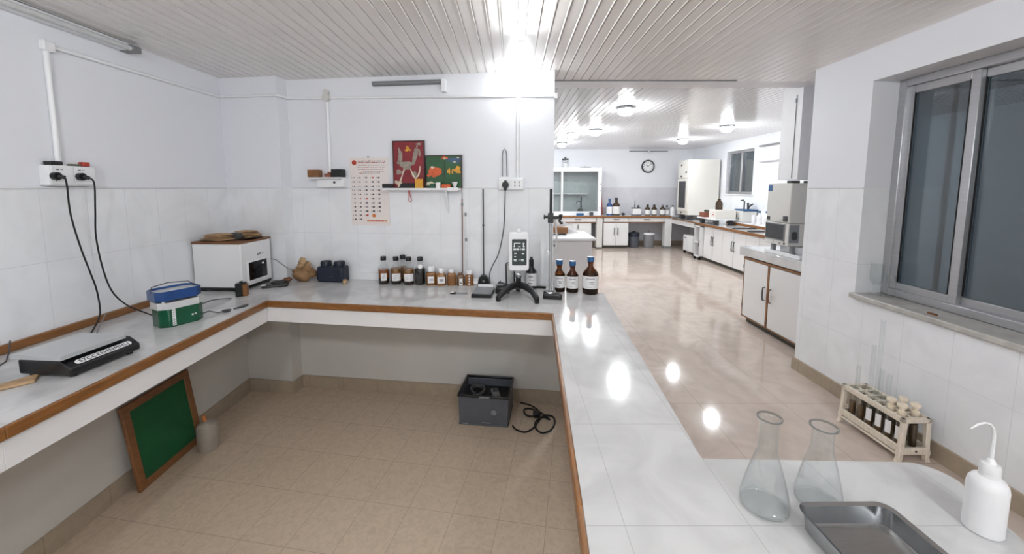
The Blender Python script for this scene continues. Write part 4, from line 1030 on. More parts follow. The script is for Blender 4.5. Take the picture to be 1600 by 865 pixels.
# ------------------------------------------------------------------ foreground on the return bench
def flask(x, y, r, h, hb, nr, lab):
    t = thing('conical_flask', lab, 'flask', (x, y, TZ+.0015), group='empty conical flasks on the near bench')
    out = [(0, 0), (r*.9, 0), (r*.985, .004), (r, .012), (r*.985, .024)]
    for k in range(1, 8):
        u = k/7; out.append((r*.985+(nr*1.02-r*.985)*(u-.06*math.sin(u*PI)), .024+(hb-.024)*u))
    out += [(nr, hb+.012), (nr, h-.012), (nr*1.10, h-.005), (nr*1.30, h-.001), (nr*1.28, h)]
    th = .0018
    inn = [(max(rr-th, 0), z+(th if z < .003 else 0)) for rr, z in reversed(out)]
    MB().lathe(out+inn, 56).build('glass_body', 'glass_lab', t, angle=60)
    MB().lathe([(nr*1.16, h-.0035), (nr*1.30, h-.0025), (nr*1.30, h+.0012), (nr*1.16, h+.0012), (nr*1.10, h-.001), (nr*1.16, h-.0035)], 40).build('rim', 'glass_rim', t, angle=60)
    MB().lathe([(r*.885, .0035), (r*.915, .003), (r*.945, .0065), (r*.925, .009), (r*.885, .0035)], 48).build('base_ring', 'glass_lab', t, angle=60)
flask(.644, .908, .056, .238, .150, .0215, 'taller empty glass conical flask nearest the peninsula seam')
flask(.790, .918, .052, .208, .150, .0235, 'shorter empty conical flask standing behind the steel tray')

t = thing('steel_tray', 'shallow stainless steel tray at the front of the near bench', 'tray', (.797, .70, TZ), math.radians(.5))
def rr2(w, d, r, n=5):
    return [(x, y) for x, y in rrect(w, d, r, n)]
mb = MB()
loops = [(rr2(.196, .296, .022), 0.), (rr2(.204, .304, .024), .004), (rr2(.212, .312, .026), .046), (rr2(.226, .326, .030), .050), (rr2(.226, .326, .030), .0515), (rr2(.208, .308, .025), .0475), (rr2(.200, .300, .023), .006), (rr2(.190, .290, .02), .003)]
rings = [[mb.bm.verts.new((x, y, z)) for x, y in p] for p, z in loops]
n = len(rings[0])
for a, b in zip(rings, rings[1:]):
    for k in range(n): j = (k+1) % n; mb.bm.faces.new([a[k], a[j], b[j], b[k]])
mb.bm.faces.new(rings[0]); mb.bm.faces.new(rings[-1])
mb.build('tray', 'steel', t)

t = thing('wash_bottle', 'milky plastic wash bottle with a curved spout at the right of the near bench', 'bottle', (1.118, .838, TZ))
MB().lathe([(0, 0), (.030, 0), (.034, .005), (.034, .112), (.032, .124), (.026, .134), (.018, .139), (.017, .148), (0, .148)], 36).build('body', 'hdpe', t)
MB().lathe([(0, .142), (.0165, .142), (.0172, .145), (.0172, .164), (.0155, .169), (.009, .171), (.006, .18), (.004, .182), (0, .182)], 28).build('cap', 'hdpe', t)
sp = [(0, 0, .178), (.0, 0, .215), (-.001, -.0, .238), (-.007, -.002, .257), (-.018, -.004, .269), (-.034, -.006, .274), (-.052, -.008, .271), (-.070, -.01, .262)]
MB().tube(sp, [.0036, .0034, .0033, .0031, .0029, .0026, .0022, .0014], 10).build('spout', 'hdpe', t)

# ------------------------------------------------------------------ Nessler tube rack
RA, RB = Vector((2.245, 2.00, 0)), Vector((2.24, 2.415, 0))
t = thing('tube_rack', 'pale cream wooden tube rack standing on the floor under the window', 'rack', (2.243, 2.205, 0), math.radians(.5))
hl, hw = .20, .08
top = MB(); zt0, zt1 = .232, .256
top.box(-hw, hw, -hl, -hl+.025, zt0, zt1).box(-hw, hw, hl-.025, hl, zt0, zt1).box(-hw, -hw+.02, -hl, hl, zt0-.006, zt1).box(hw-.02, hw, -hl, hl, zt0-.006, zt1)
top.build('top_frame', 'rack_wood', t, bevel=.003)
HY = [-.152+k*.0605 for k in range(6)]
pl_ = MB()
for k in range(5):
    y = (HY[k]+HY[k+1])/2; pl_.box(-hw+.02, hw-.02, y-.009, y+.009, zt0+.002, zt1-.004)
pl_.box(-.012+.0, .004, -hl+.02, hl-.02, zt0+.002, zt1-.006)
pl_.build('hole_bars', 'rack_wood', t, bevel=.002)
for sy in (-1, 1):
    for sx in (-1, 1):
        lg = MB()
        y = sy*(hl-.012)
        prof = [(sx*(hw-.028), zt0), (sx*(hw-.002), zt0), (sx*(hw+.004), .085), (sx*(hw+.012), .055), (sx*(hw+.006), .03), (sx*(hw+.018), 0), (sx*(hw-.012), 0), (sx*(hw-.018), .03), (sx*(hw-.020), .09)]
        lg.prism(prof, -.011, .011, Matrix.Translation((0, y, 0)) @ FX)
        lg.build('leg', 'rack_wood', t, bevel=.003)
lo = MB()
lo.box(-hw-.002, -hw+.010, -hl, hl, .052, .094).box(hw-.010, hw+.002, -hl, hl, .052, .094).box(-hw-.006, -hw+.008, -hl, hl, .034, .046).box(-hw, hw, -hl-.004, -hl+.012, .05, .088).box(-hw, hw, hl-.012, hl+.004, .05, .088)
lo.build('rail', 'rack_wood', t, bevel=.003)
MB().box(-hw+.008, hw-.008, -hl+.01, hl-.01, .052, .062).build('shelf', 'rack_wood', t)
s_ = MB().cyl((0, -hl-.004, .072), (0, -hl-.007, .072), .006); s_.build('screw', 'dark_grey', t)
# tubes: back row tall empty, front row with brown samples and stoppers
def rack_pos(dx, dy): return (2.243+dx, 2.205+dy, .0625)
k = 0
names = ['second from the far end', 'at the far end', 'in the middle of the rack, tallest of all', 'beside the tallest tube', 'next to the first stopper']
for (dx, dy, hh) in ((-.02, .155, .40), (.005, .092, .56), (-.015, .03, .74), (.01, .035, .43), (-.005, -.03, .43)):
    tb = thing('glass_tube', 'tall thin empty tube in the rack, '+['at the far end', 'second from the far end', 'tallest of all', 'close behind the tallest tube', 'just before the stoppers'][k], 'tube', rack_pos(dx, dy), group='empty glass tubes in the rack')
    hh -= .0625
    MB().lathe([(0, 0), (.009, .001), (.0115, .01), (.0115, hh-.002), (.013, hh), (.0118, hh), (.0102, hh-.002), (.0102, .01), (.008, .003), (0, .003)], 20).build('tube', 'glass', tb, angle=60)
    k += 1
k = 0
for dy, stop in ((.152, 0), (.0915, 0), (.031, 0), (-.0295, 0), (-.09, 1), (-.1505, 1)):
    dx = -.042
    tb = thing('sample_tube', 'brown sample tube, corridor side of the rack, '+['at the far end', 'second from the far end', 'third from the far end', 'fourth from the far end', 'fifth with a pale stopper', 'under the stopper nearest the corner'][k], 'tube', rack_pos(dx, dy), group='sample tubes in the rack')
    MB().lathe([(0, 0), (.017, 0), (.0195, .006), (.0195, .196), (.021, .20), (.018, .20), (.0175, .19), (.0175, .01), (0, .006)], 22).build('tube', 'glass', tb, angle=60)
    MB().lathe([(0, .0065), (.0168, .0065), (.0168, .10), (0, .10)], 20).build('sample', 'sample', tb)
    if k >= 2: arc_label(.0198, .05, .125, .75, mid=PI+.35).build('label', 'paper', tb)
    k += 1
    if stop:
        MB().lathe([(0, .185), (.0165, .185), (.0195, .215), (.013, .217), (.0125, .235), (.022, .238), (.023, .252), (.019, .258), (0, .258)], 20).build('stopper', 'cork', tb)
k = 0
for dx, dy in ((.030, -.085), (.034, -.150), (.034, .152), (.034, .092), (.036, .031), (.034, -.030)):
    tb = thing('sample_tube', 'dark tube, wall side of the rack, '+['with a pale stopper, fifth from the far end', 'with the pale stopper nearest the corner', 'at the far end', 'second from the far end', 'third from the far end', 'fourth from the far end'][k], 'tube', rack_pos(dx, dy), group='sample tubes in the rack')
    MB().lathe([(0, 0), (.017, 0), (.0195, .006), (.0195, .196), (.018, .196), (.0175, .01), (0, .006)], 22).build('tube', 'glass', tb, angle=60)
    MB().lathe([(0, .0065), (.0168, .0065), (.0168, .14), (0, .14)], 20).build('sample', 'brown_liq', tb)
    if k < 2:
        MB().lathe([(0, .185), (.0165, .185), (.0195, .215), (.013, .217), (.0125, .235), (.022, .238), (.023, .252), (.019, .258), (0, .258)], 20).build('stopper', 'cork', tb)
    k += 1

# window sill glassware
t = thing('glass_jug', 'clear glass jug standing in the far corner of the window sill', 'jug', (2.49, 2.575, WZ0+.0015))
MB().lathe([(0, 0), (.034, 0), (.036, .012), (.014, .022), (.012, .06), (.02, .075), (.034, .10), (.037, .15), (.033, .215), (.0315, .215), (.035, .15), (.032, .102), (.016, .075), (.0, .07)], 28).build('body', 'glass_lab', t, angle=60)
t = thing('glass_beaker', 'small clear beaker beside the glass jug on the window sill', 'beaker', (2.535, 2.52, WZ0+.0015))
MB().lathe([(0, 0), (.022, 0), (.024, .004), (.024, .14), (.027, .146), (.0235, .146), (.0222, .14), (.0222, .005), (0, .004)], 24).build('body', 'glass_lab', t, angle=60)
tag(MB((2.43, 2.16, WZ0)).box(2.424, 2.438, 2.135, 2.185, WZ0, WZ0+.010).build('wooden_chip', 'wood_dark', bevel=.003), 'small reddish brown wooden chip on the window sill', 'chip')

# ------------------------------------------------------------------ niche cabinet and oven
NZ = .86
t = thing('base_cabinet', 'white two-door base cabinet with wood trim under the oven', 'cabinet', (2.66, 3.76, 0))
O = (2.66, 3.76, 0)
MB(O).box(2.672, 3.34, 3.15, 4.325, .07, .76).build('body', 'cab', t)
MB(O).box(2.70, 3.30, 3.15, 4.30, 0, .072).build('plinth', 'plinth', t)
MB(O).box(2.625, 3.345, 3.14, 4.38, .765, NZ).build('worktop', 'top', t, bevel=.006, label='thick white worktop slab')
wd = MB(O)
wd.box(2.645, 2.68, 3.15, 4.325, .728, .752).box(2.648, 2.68, 3.885, 3.912, .07, .735).box(2.650, 2.675, 3.15, 4.335, .062, .074).box(2.650, 2.675, 3.436, 3.452, .07, .735).box(2.650, 2.675, 4.312, 4.325, .07, .735)
wd.build('wood_trim', 'wood', t, bevel=.003)
for y0, y1, hy in ((3.915, 4.312, 3.945), (3.455, 3.882, 3.85)):
    d = MB(O).box(2.652, 2.672, y0, y1, .078, .722).build('door', 'cab', t, bevel=.003)
    MB(O).tube([(2.652, hy, .49), (2.632, hy, .485), (2.628, hy, .44), (2.628, hy, .40), (2.632, hy, .355), (2.652, hy, .35)], .007, 8).build('handle', 'dark_grey' if hy > 3.9 else 'wood_dark', d)
for z in (.62, .17): MB(O).box(2.648, 2.665, 4.318, 4.332, z, z+.04).build('hinge', 'grey', t)

t = thing('oven_stand', 'white metal tray stand under the grey oven', 'stand', (2.86, 3.72, NZ))
MB().box(-.19, .28, -.20, .30, .0, .018).box(-.185, .275, -.195, -.18, .018, .034).box(-.185, -.17, -.18, .295, .018, .034).build('tray', 'white_pl', t, bevel=.003)
MB().box(-.06, .22, -.0, .25, .018, .088).build('riser', 'white_pl', t, bevel=.004)
for a_, c__ in ((-.13, -.02), (.10, -.02), (-.13, .25), (.10, .25)): MB().box(a_, a_+.03, c__, c__+.04, .018, .095).build('foot', 'grey', t)
OY0, OY1, OX0, OX1 = 3.72, 4.07, 2.70, 3.12
t = thing('lab_oven', 'light grey two-part lab oven with small dark windows on the niche cabinet', 'oven', (2.9, 3.9, NZ+.09))
o_ = (2.9, 3.9, NZ+.09); zb = NZ+.095
MB(o_).box(OX0, OX1, OY0, OY1, 1.18, 1.575).build('upper_body', 'oven', t, bevel=.012, bseg=3)
MB(o_).box(OX0-.004, OX1, OY0-.003, OY1, zb, 1.178).build('lower_body', 'oven', t, bevel=.008, bseg=3)
wn = MB(o_).box(OX0-.007, OX0-.003, OY0+.055, OY1-.02, zb+.055, 1.165).build('window', 'oven_inside', t)
MB(o_).box(OX0-.010, OX0-.006, OY0+.05, OY0+.06, zb+.05, 1.168).box(OX0-.010, OX0-.006, OY1-.025, OY1-.015, zb+.05, 1.168).box(OX0-.010, OX0-.006, OY0+.05, OY1-.015, zb+.046, zb+.056).box(OX0-.010, OX0-.006, OY0+.05, OY1-.015, 1.16, 1.17).build('window_frame', 'grey', wn)
wn = MB(o_).box(OX0+.0, OX0+.095, OY0-.007, OY0-.002, zb+.035, 1.165).build('window', 'grey', t)
MB(o_).prism(rrect(.055, .085, .025), 0, .004, Matrix.Translation((OX0+.05, OY0-.006, zb+.105)) @ FX).build('opening', 'oven_inside', wn)
kb = MB(o_).box(OX0-.006, OX0+.002, OY1-.065, OY1-.02, 1.20, 1.235).box(OX0-.006, OX0+.002, OY0+.03, OY0+.09, 1.195, 1.25).box(OX0-.006, OX0, OY0+.11, OY0+.13, 1.205, 1.212)
kb.build('control', 'dark_grey', t, bevel=.002)
MB(o_).box(OX0-.002, OX0+.002, OY1-.075, OY1-.012, 1.495, 1.56).build('blue_sticker', 'cap_blue', t)
mk = MB(o_).box(OX0-.0045, OX0-.003, OY0+.1, OY0+.13, zb+.015, zb+.025).box(OX0-.0045, OX0-.003, OY0+.2, OY0+.22, zb+.02, zb+.028); mk.cyl((OX0-.004, OY0+.05, zb+.022), (OX0-.007, OY0+.05, zb+.022), .012)
mk.build('print', 'dark_grey', t)
tag(MB((2.80, 3.84, 1.575)).box(2.745, 2.835, 3.80, 3.86, 1.576, 1.598).build('black_box', 'black', bevel=.004), 'flat black box on top of the oven', 'box')
tag(MB((2.86, 3.80, 1.575)).cyl((2.865, 3.79, 1.586), (2.90, 3.79, 1.586), .010).build('grey_roll', 'dark_grey'), 'small dark roll beside the black box on the oven', 'roll')

# ------------------------------------------------------------------ far room, back run
FZT = .83
t = thing('far_worktop', 'long pale worktop with a wood edge along the far wall', 'worktop', (2.4, 9.9, FZT))
o_ = (2.4, 9.9, FZT)
MB(o_).box(.2, 4.70, 9.58, 10.19, FZT-.03, FZT).build('slab', 'top', t)
MB(o_).box(.2, 3.98, 9.562, 9.58, FZT-.045, FZT-.004).build('wood_edge', 'wood', t, bevel=.003)
def drawer_block(name, label, x0, x1, splits, post=None):
    t = thing(name, label, 'drawers', ((x0+x1)/2, 9.9, .66)); o_ = ((x0+x1)/2, 9.9, .66)
    MB(o_).box(x0, x1, 9.62, 10.15, .665, .785).build('body', 'cab', t)
    MB(o_).box(x0, x1, 9.597, 9.61, .655, .672).build('wood_rail', 'wood', t)
    for a, b in zip(splits, splits[1:]):
        d = MB(o_).box(a+.005, b-.005, 9.60, 9.62, .675, .782).build('drawer', 'cab', t, bevel=.003)
        c_ = (a+b)/2
        MB(o_).tube([(c_-.07, 9.60, .735), (c_-.065, 9.585, .735), (c_+.065, 9.585, .735), (c_+.07, 9.60, .735)], .009, 6).build('handle', 'dark_grey', d)
    return t
drawer_block('drawer_unit', 'white drawer pair under the far worktop, above the bins', 2.31, 3.84, [2.31, 2.93, 3.84])
drawer_block('drawer_unit', 'single white drawer under the far worktop below the glass cabinet', 1.2, 2.11, [1.2, 2.11])
t = thing('base_cabinet', 'white two-door cabinet under the far worktop beside the blue bin', 'cabinet', (2.61, 9.9, 0)); o_ = (2.61, 9.9, 0)
MB(o_).box(2.305, 2.93, 9.62, 10.15, .075, .655).build('body', 'cab', t)
MB(o_).box(2.315, 2.91, 9.66, 10.12, 0, .08).build('plinth', 'plinth', t)
for a, b, hx in ((2.305, 2.61, 2.575), (2.62, 2.93, 2.66)):
    d = MB(o_).box(a+.004, b-.004, 9.60, 9.62, .08, .648).build('door', 'cab', t, bevel=.003)
    MB(o_).tube([(hx, 9.60, .52), (hx, 9.58, .515), (hx, 9.58, .355), (hx, 9.60, .35)], .010, 6).build('handle', 'dark_grey', d)
t = thing('base_cabinet', 'white cabinet with one door under the far worktop behind the white chest', 'cabinet', (1.75, 9.9, 0)); o_ = (1.75, 9.9, 0)
MB(o_).box(1.3, 2.0, 9.64, 10.15, .06, .655).build('body', 'cab', t)
MB(o_).box(1.32, 1.98, 9.67, 10.12, 0, .06).build('plinth', 'plinth', t)
d = MB(o_).box(1.53, 1.995, 9.62, 9.64, .07, .648).build('door', 'cab', t, bevel=.003)
MB(o_).tube([(1.66, 9.62, .60), (1.66, 9.60, .595), (1.66, 9.60, .50), (1.66, 9.62, .49)], .010, 6).build('handle', 'dark_grey', d)
t = thing('bench_post', 'grey square post carrying the far worktop beside the cabinet', 'post', (2.20, 9.68, 0))
MB().box(-.075, .075, -.08, .08, 0.02, .782).build('post', 'oven', t, bevel=.005)
MB().box(-.085, .085, -.09, .09, 0, .03).build('foot', 'plinth', t)
t = thing('bench_post', 'white corner post where the far worktop meets the right-hand run', 'post', (3.93, 9.68, 0))
MB().box(-.085, .085, -.08, .08, .03, .782).build('post', 'cab', t, bevel=.005)
MB().box(-.09, .09, -.085, .085, 0, .06).build('foot', 'grey', t)
t = thing('waste_bin', 'blue-grey bin with a navy lid under the far worktop', 'bin', (3.14, 9.82, 0))
MB().lathe([(0, 0), (.115, 0), (.125, .01), (.135, .30), (0, .30)], 24, sy=.85).build('body', 'crate_grey', t)
MB().lathe([(0, .28), (.14, .28), (.142, .36), (.12, .385), (0, .39)], 24, sy=.85).build('lid', 'navy', t)
MB().box(-.04, .04, -.02, .02, .385, .42).build('handle', 'black', t, bevel=.006)
t = thing('waste_bin', 'white pedal bin under the far worktop at the right of the blue bin', 'bin', (3.52, 9.80, 0))
MB().lathe([(0, 0), (.115, 0), (.122, .01), (.135, .34), (0, .34)], 24, sy=.85).build('body', 'grey', t, label='pale grey body')
MB().lathe([(0, .335), (.142, .335), (.142, .36), (.12, .375), (0, .38)], 24, sy=.85).build('lid', 'white_pl', t)
MB().cyl((.0, .0, .37), (.0, 0, .45), .006, seg=8).build('handle', 'dark_grey', t)

# glass fume cabinet
t = thing('glass_cabinet', 'white framed glass fume cabinet on the far worktop', 'cabinet', (1.4, 9.95, FZT)); o_ = (1.4, 9.95, FZT)
X0, X1, Y0, Y1, Z0, Z1 = .55, 2.26, 9.72, 10.18, FZT, 2.03
f = MB(o_)
f.frame('x', X0, X1, Z0, Z1, .09, Y0, Y0+.05, .1).box(1.235, 1.285, Y0-.01, Y0+.05, Z0+.05, Z1-.02)
f.build('frame', 'white_pl', t, bevel=.006)
MB(o_).box(X0, X1, Y0+.051, Y1, Z1-.03, Z1).build('roof', 'white_pl', t)
MB(o_).box(X1-.03, X1, Y0+.051, Y1, Z0, Z1-.031).build('side_panel', 'white_pl', t)
MB(o_).box(X0, X1-.031, Y1-.015, Y1-.001, Z0, Z1-.031).build('back_panel', 'fume_grey', t)
MB(o_).box(X0+.08, 1.24, Y0+.020, Y0+.026, Z0+.1, Z1-.08).build('pane', 'pane_hood', t, smooth=False)
MB(o_).box(1.28, X1-.085, Y0+.030, Y0+.036, Z0+.1, Z1-.08).build('pane', 'pane_hood', t, smooth=False)
MB(o_).box(1.05, 1.95, Y0+.25, Y1-.02, 1.36, 1.38).build('shelf', 'trim', t)
for z in (1.02, 1.45, 1.62): MB(o_).cyl((X1-.035, Y0, z), (X1-.035, Y0-.012, z), .014, seg=12).build('knob', 'grey', t)
q = thing('lab_stand', 'small dark stand with a blue base inside the glass cabinet', 'stand', (1.76, 9.90, FZT))
MB().box(-.09, .09, -.08, .08, 0, .06).build('base', 'cap_blue', q)
MB().cyl((.02, 0, .06), (.02, 0, .46), .018).tube([(.02, 0, .34), (-.08, 0, .36), (-.11, 0, .30)], .012, 8).lathe([(0, .06), (.09, .06), (.06, .16), (0, .17)], 16).build('arm', 'dark_grey', q)
q = thing('glass_jar', 'clear jar with a dark lid on top of the glass cabinet', 'jar', (1.36, 9.92, 2.03))
MB().lathe([(0, 0), (.075, 0), (.08, .01), (.08, .20), (.075, .2), (.072, .01), (0, .008)], 22).build('jar', 'glass_lab', q)
MB().lathe([(0, .01), (.068, .01), (.068, .12), (0, .12)], 18).build('contents', 'paper', q)
MB().lathe([(0, .2), (.085, .2), (.085, .235), (.03, .245), (.025, .275), (0, .28)], 20).build('lid', 'dark_grey', q)
tag(MB((1.87, 9.9, 2.03)).lathe([(0, 2.031), (.16, 2.031), (.15, 2.043), (.03, 2.05), (.02, 2.066), (0, 2.068)], 20, (1.87, 9.9)).build('pot_lid', 'grey'), 'flat grey lid lying on top of the glass cabinet', 'lid')
tag(MB((1.72, 9.66, FZT)).box(1.62, 1.80, 9.61, 9.68, FZT, FZT+.06).build('blue_box', 'cap_blue', bevel=.006), 'small blue box on the far worktop in front of the glass cabinet', 'box')
tag(MB((2.0, 9.66, FZT)).lathe([(0, FZT), (.05, FZT), (.05, FZT+.07), (.035, FZT+.09), (0, FZT+.09)], 16, (2.0, 9.66)).build('dark_pot', 'dark_grey'), 'small dark pot on the far worktop in front of the glass cabinet', 'pot')
tag(MB((2.38, 10.05, FZT)).cyl((2.36, 10.0, FZT), (2.33, 10.12, FZT+.66), .014).build('red_stick', 'red_pl'), 'thin red stick leaning on the far wall beside the glass cabinet', 'stick')
# far bottles
def far_bottle(x, y, r, h, mbody, mcap, lab, labelled=True, zb=FZT, group='bottles on the far worktop', ml='paper'):
    t = thing('reagent_bottle', lab, 'bottle', (x, y, zb), face_cam(x, y), group)
    hs = h*.58
    MB().lathe([(0, 0), (r, 0), (r, hs), (r*.9, hs+r*.3), (r*.4, hs+r*.95), (r*.36, h-.02), (0, h-.02)], 20).build('bottle', mbody, t)
    MB().lathe([(0, h-.035), (r*.44, h-.035), (r*.44, h), (0, h)], 14).build('cap', mcap, t)
    if labelled: arc_label(r+.001, h*.08, hs*.88, 1.2, seg=8).build('label', ml, t)
far_bottle(2.50, 9.85, .075, .42, 'blue_pl', 'cap_blue', 'blue-capped large bottle at the left of the far worktop')
far_bottle(2.66, 9.80, .09, .44, 'brown_liq', 'black', 'large dark bottle beside the blue-capped one on the far worktop')
far_bottle(3.47, 9.82, .066, .27, 'brown_liq', 'black', 'left one of the dark bottle pair under the clock')
far_bottle(3.64, 9.82, .066, .27, 'brown_liq', 'black', 'right one of the dark bottle pair under the clock')
far_bottle(3.85, 9.82, .064, .27, 'brown_liq', 'grey', 'dark labelled bottle right of the pair under the clock')
far_bottle(3.98, 9.86, .060, .25, 'grey', 'black', 'grey bottle with a dark top near the tall cabinet')
far_bottle(4.11, 9.82, .058, .25, 'white_pl', 'dark_grey', 'white bottle with a dark top nearest the tall cabinet')
t = thing('bottle_carrier', 'pale carrier box holding a dark-topped bottle on the far worktop', 'carrier', (3.18, 9.82, FZT))
MB().box(-.105, .105, -.06, .06, 0, .19).build('box', 'paper', t, bevel=.006)
MB().box(-.11, .11, -.065, .065, 0, .02).box(-.11, .11, -.065, .065, .17, .195).build('band', 'dark_grey', t)
MB().lathe([(0, .19), (.04, .19), (.02, .25), (0, .26)], 14, (.05, 0)).cyl((-.04, 0, .19), (-.04, 0, .38), .008, seg=8).lathe([(0, .23), (.03, .24), (0, .26)], 10, (-.04, 0)).build('bottle_top', 'dark_grey', t)
tag(MB((2.83, 9.75, FZT)).lump((2.83, 9.74, FZT+.03), 1, (.045, .04, .035), .2, 7, 2).build('black_lump', 'black'), 'small black lump beside the large dark bottle on the far worktop', 'lump')
# clock
t = thing('round_clock', 'round wall clock with a dark rim on the far wall', 'clock', (3.57, 10.2, 2.085))
RX = Matrix(((1, 0, 0, 0), (0, 0, 1, 0), (0, 1, 0, 0), (0, 0, 0, 1)))
MB().lathe([(.135, -.005), (.17, -.005), (.172, -.03), (.16, -.05), (.14, -.045), (.135, -.02), (.135, -.005)], 40, mtx=RX).build('rim', 'dark_grey', t)
MB().lathe([(0, 0), (.14, 0), (.14, -.02), (0, -.02)], 36, mtx=RX).build('dial', 'white_pl', t)
mk = MB()
for k in range(12):
    a = 2*PI*k/12; mk.box(-.006, .006, -.024, -.02, .10, .125, Matrix.Rotation(a, 4, 'Y'))
mk.build('hour_marks', 'dark_ink', t)
MB().box(-.006, .006, -.028, -.024, -.02, .075, Matrix.Rotation(math.radians(-55), 4, 'Y')).build('hour_hand', 'dark_ink', t)
MB().box(-.004, .004, -.031, -.028, -.02, .11, Matrix.Rotation(math.radians(48), 4, 'Y')).build('minute_hand', 'dark_ink', t)

# ------------------------------------------------------------------ far room, right-hand run
RZ = .785
t = thing('side_worktop', 'long white worktop with a wood edge along the far window wall', 'worktop', (4.3, 7.5, RZ)); o_ = (4.3, 7.5, RZ)
MB(o_).box(4.0, 4.745, 5.80, 9.575, RZ-.03, RZ).build('slab', 'top', t)
MB(o_).box(3.985, 4.0, 5.80, 8.25, RZ-.05, RZ-.002).box(3.985, 4.0, 8.25, 9.56, RZ-.03, RZ-.002).build('wood_edge', 'wood', t, bevel=.003)
for k, (y1, lab) in enumerate(((8.0, 'white two-door cabinet on the window side next to the open trolley'), (7.28, 'white two-door cabinet in the middle of the window-side run'), (6.56, 'white two-door cabinet of the window-side run, nearest the oven'))):
    y0 = y1-.72
    if k == 0:
        cb = thing('base_cabinet', lab, 'cabinet', (4.03, y0, 0), group='two-door cabinets of the window-side run')
        MB().box(.02, .68, 0, .718, .07, .733).build('body', 'cab', cb)
        MB().box(.07, .66, 0, .718, 0, .07).build('plinth', 'plinth', cb)
        for a, b, hy in ((.002, .356, .325), (.362, .716, .393)):
            d = MB().box(0, .02, a+.002, b-.002, .075, .728).build('door', 'cab', cb, bevel=.003)
            MB().tube([(0, hy, .55), (-.02, hy, .54), (-.022, hy, .38), (0, hy, .37)], .008, 6).build('handle', 'dark_grey', d)
    else: dup(cb, (4.03, y0, 0), label=lab)
t = thing('desk_frame', 'white open desk frame in the far right corner', 'desk', (4.05, 8.9, 0)); o_ = (4.05, 8.9, 0)
MB(o_).box(4.005, 4.03, 8.42, 9.60, .645, .752).build('apron', 'cab', t)
MB(o_).box(4.60, 4.62, 8.1, 9.6, 0, .75).build('back_panel', 'fume_grey', t)
t = thing('drawer_trolley', 'white drawer trolley under the corner desk', 'trolley', (4.15, 8.72, 0))
MB().box(-.10, .32, -.20, .28, .07, .44).build('body', 'cab', t, bevel=.01)
d = MB().box(-.105, -.10, -.19, .06, .09, .42).box(-.105, -.10, .08, .27, .09, .42).build('drawer', 'white_pl', t, bevel=.002)
MB().box(-.112, -.105, .12, .2, .37, .385).build('handle', 'dark_grey', d)
for xx, yy in ((-.07, -.17), (.28, -.17), (-.07, .25), (.28, .25)): MB().cyl((xx, yy-.012, .032), (xx, yy+.012, .032), .03, seg=12).build('caster', 'black', t)
MB().lump((.1, -.05, .47), 1, (.12, .13, .035), .1, 3, 2).build('cloth', 'kraft', t)
t = thing('open_trolley', 'white open trolley with a middle shelf between the desk and the cabinets', 'trolley', (4.08, 8.14, 0))
f = MB()
f.box(-.13, .5, .11, .125, .06, .72).box(-.13, .5, -.125, -.11, .06, .72).box(-.13, .5, -.125, .125, .06, .085).box(-.13, .5, -.11, .11, .36, .375).box(-.13, .5, -.125, .125, .70, .72)
f.build('frame', 'cab', t)
MB().box(.48, .5, -.11, .11, .09, .70).build('back', 'oven_inside', t)
MB().box(-.135, -.13, -.118, -.09, .30, .42).build('latch', 'dark_grey', t)
for xx, yy in ((-.11, -.10), (-.11, .10), (.47, -.10), (.47, .10)): MB().cyl((xx, yy-.012, .03), (xx, yy+.012, .03), .03, seg=12).build('caster', 'black', t)

# tall cabinet on the counter
t = thing('tall_cabinet', 'tall cream cabinet with a small glazed door in the far right corner', 'cabinet', (4.33, 9.02, RZ)); o_ = (4.33, 9.02, RZ)
MB(o_).box(4.01, 4.70, 8.75, 9.32, .90, 2.165).build('body', 'cream', t, bevel=.015, bseg=3)
for a_, c__ in ((4.06, 8.8), (4.55, 8.8), (4.06, 9.2), (4.55, 9.2)): MB(o_).box(a_, a_+.1, c__, c__+.1, RZ, .90).build('foot', 'dark_grey', t)
d = MB(o_).box(3.99, 4.01, 8.77, 9.30, .99, 1.73).build('door', 'cream', t, bevel=.004)
MB(o_).box(3.985, 3.992, 8.87, 9.22, 1.06, 1.68).build('glazing', 'oven_inside', d)
MB(o_).box(3.99, 4.01, 8.77, 9.30, 1.75, 2.15).build('upper_panel', 'cream', t, bevel=.004)
for y, z in ((9.1, 2.05), (8.85, 1.88), (9.1, 1.79), (9.05, .95)): MB(o_).cyl((3.99, y, z), (3.97, y, z), .02, seg=12).build('knob', 'dark_grey', t)
# instruments
t = thing('instrument_shelf', 'white raised slab carrying the white box instrument', 'shelf', (4.2, 7.9, RZ))
MB().box(-.23, .19, -.42, .32, .105, .135).build('slab', 'white_pl', t, bevel=.006)
for a_, c__ in ((-.18, -.36), (.1, -.36), (-.18, .2), (.1, .2)): MB().box(a_, a_+.06, c__, c__+.08, 0, .105).build('foot', 'dark_grey', t)
t = thing('box_instrument', 'white box instrument with a small printed label on the raised slab', 'instrument', (4.0, 7.52, RZ+.135))
MB().box(0, .40, 0, .27, 0, .175).build('body', 'cream', t, bevel=.008)
MB().box(-.004, 0, .04, .15, .06, .15).build('label', 'paper', t)
MB().box(-.0055, -.004, .06, .13, .07, .09).box(-.0055, -.004, .06, .13, .12, .128).build('print', 'red_ink', t)
far_bottle(4.13, 7.66, .066, .215, 'brown_liq', 'brown_liq', 'round brown bottle on top of the white box instrument', False, RZ+.31, None)
t = thing('brick_box', 'reddish brown box with a dark plant on the raised slab', 'box', (4.04, 8.02, RZ+.135))
MB().box(-.07, .07, -.1, .1, 0, .10).build('box', 'brick', t, bevel=.005)
MB().lump((.02, -.04, .115), 1, (.05, .05, .035), .3, 4, 3).build('plant', 'plinth', t)
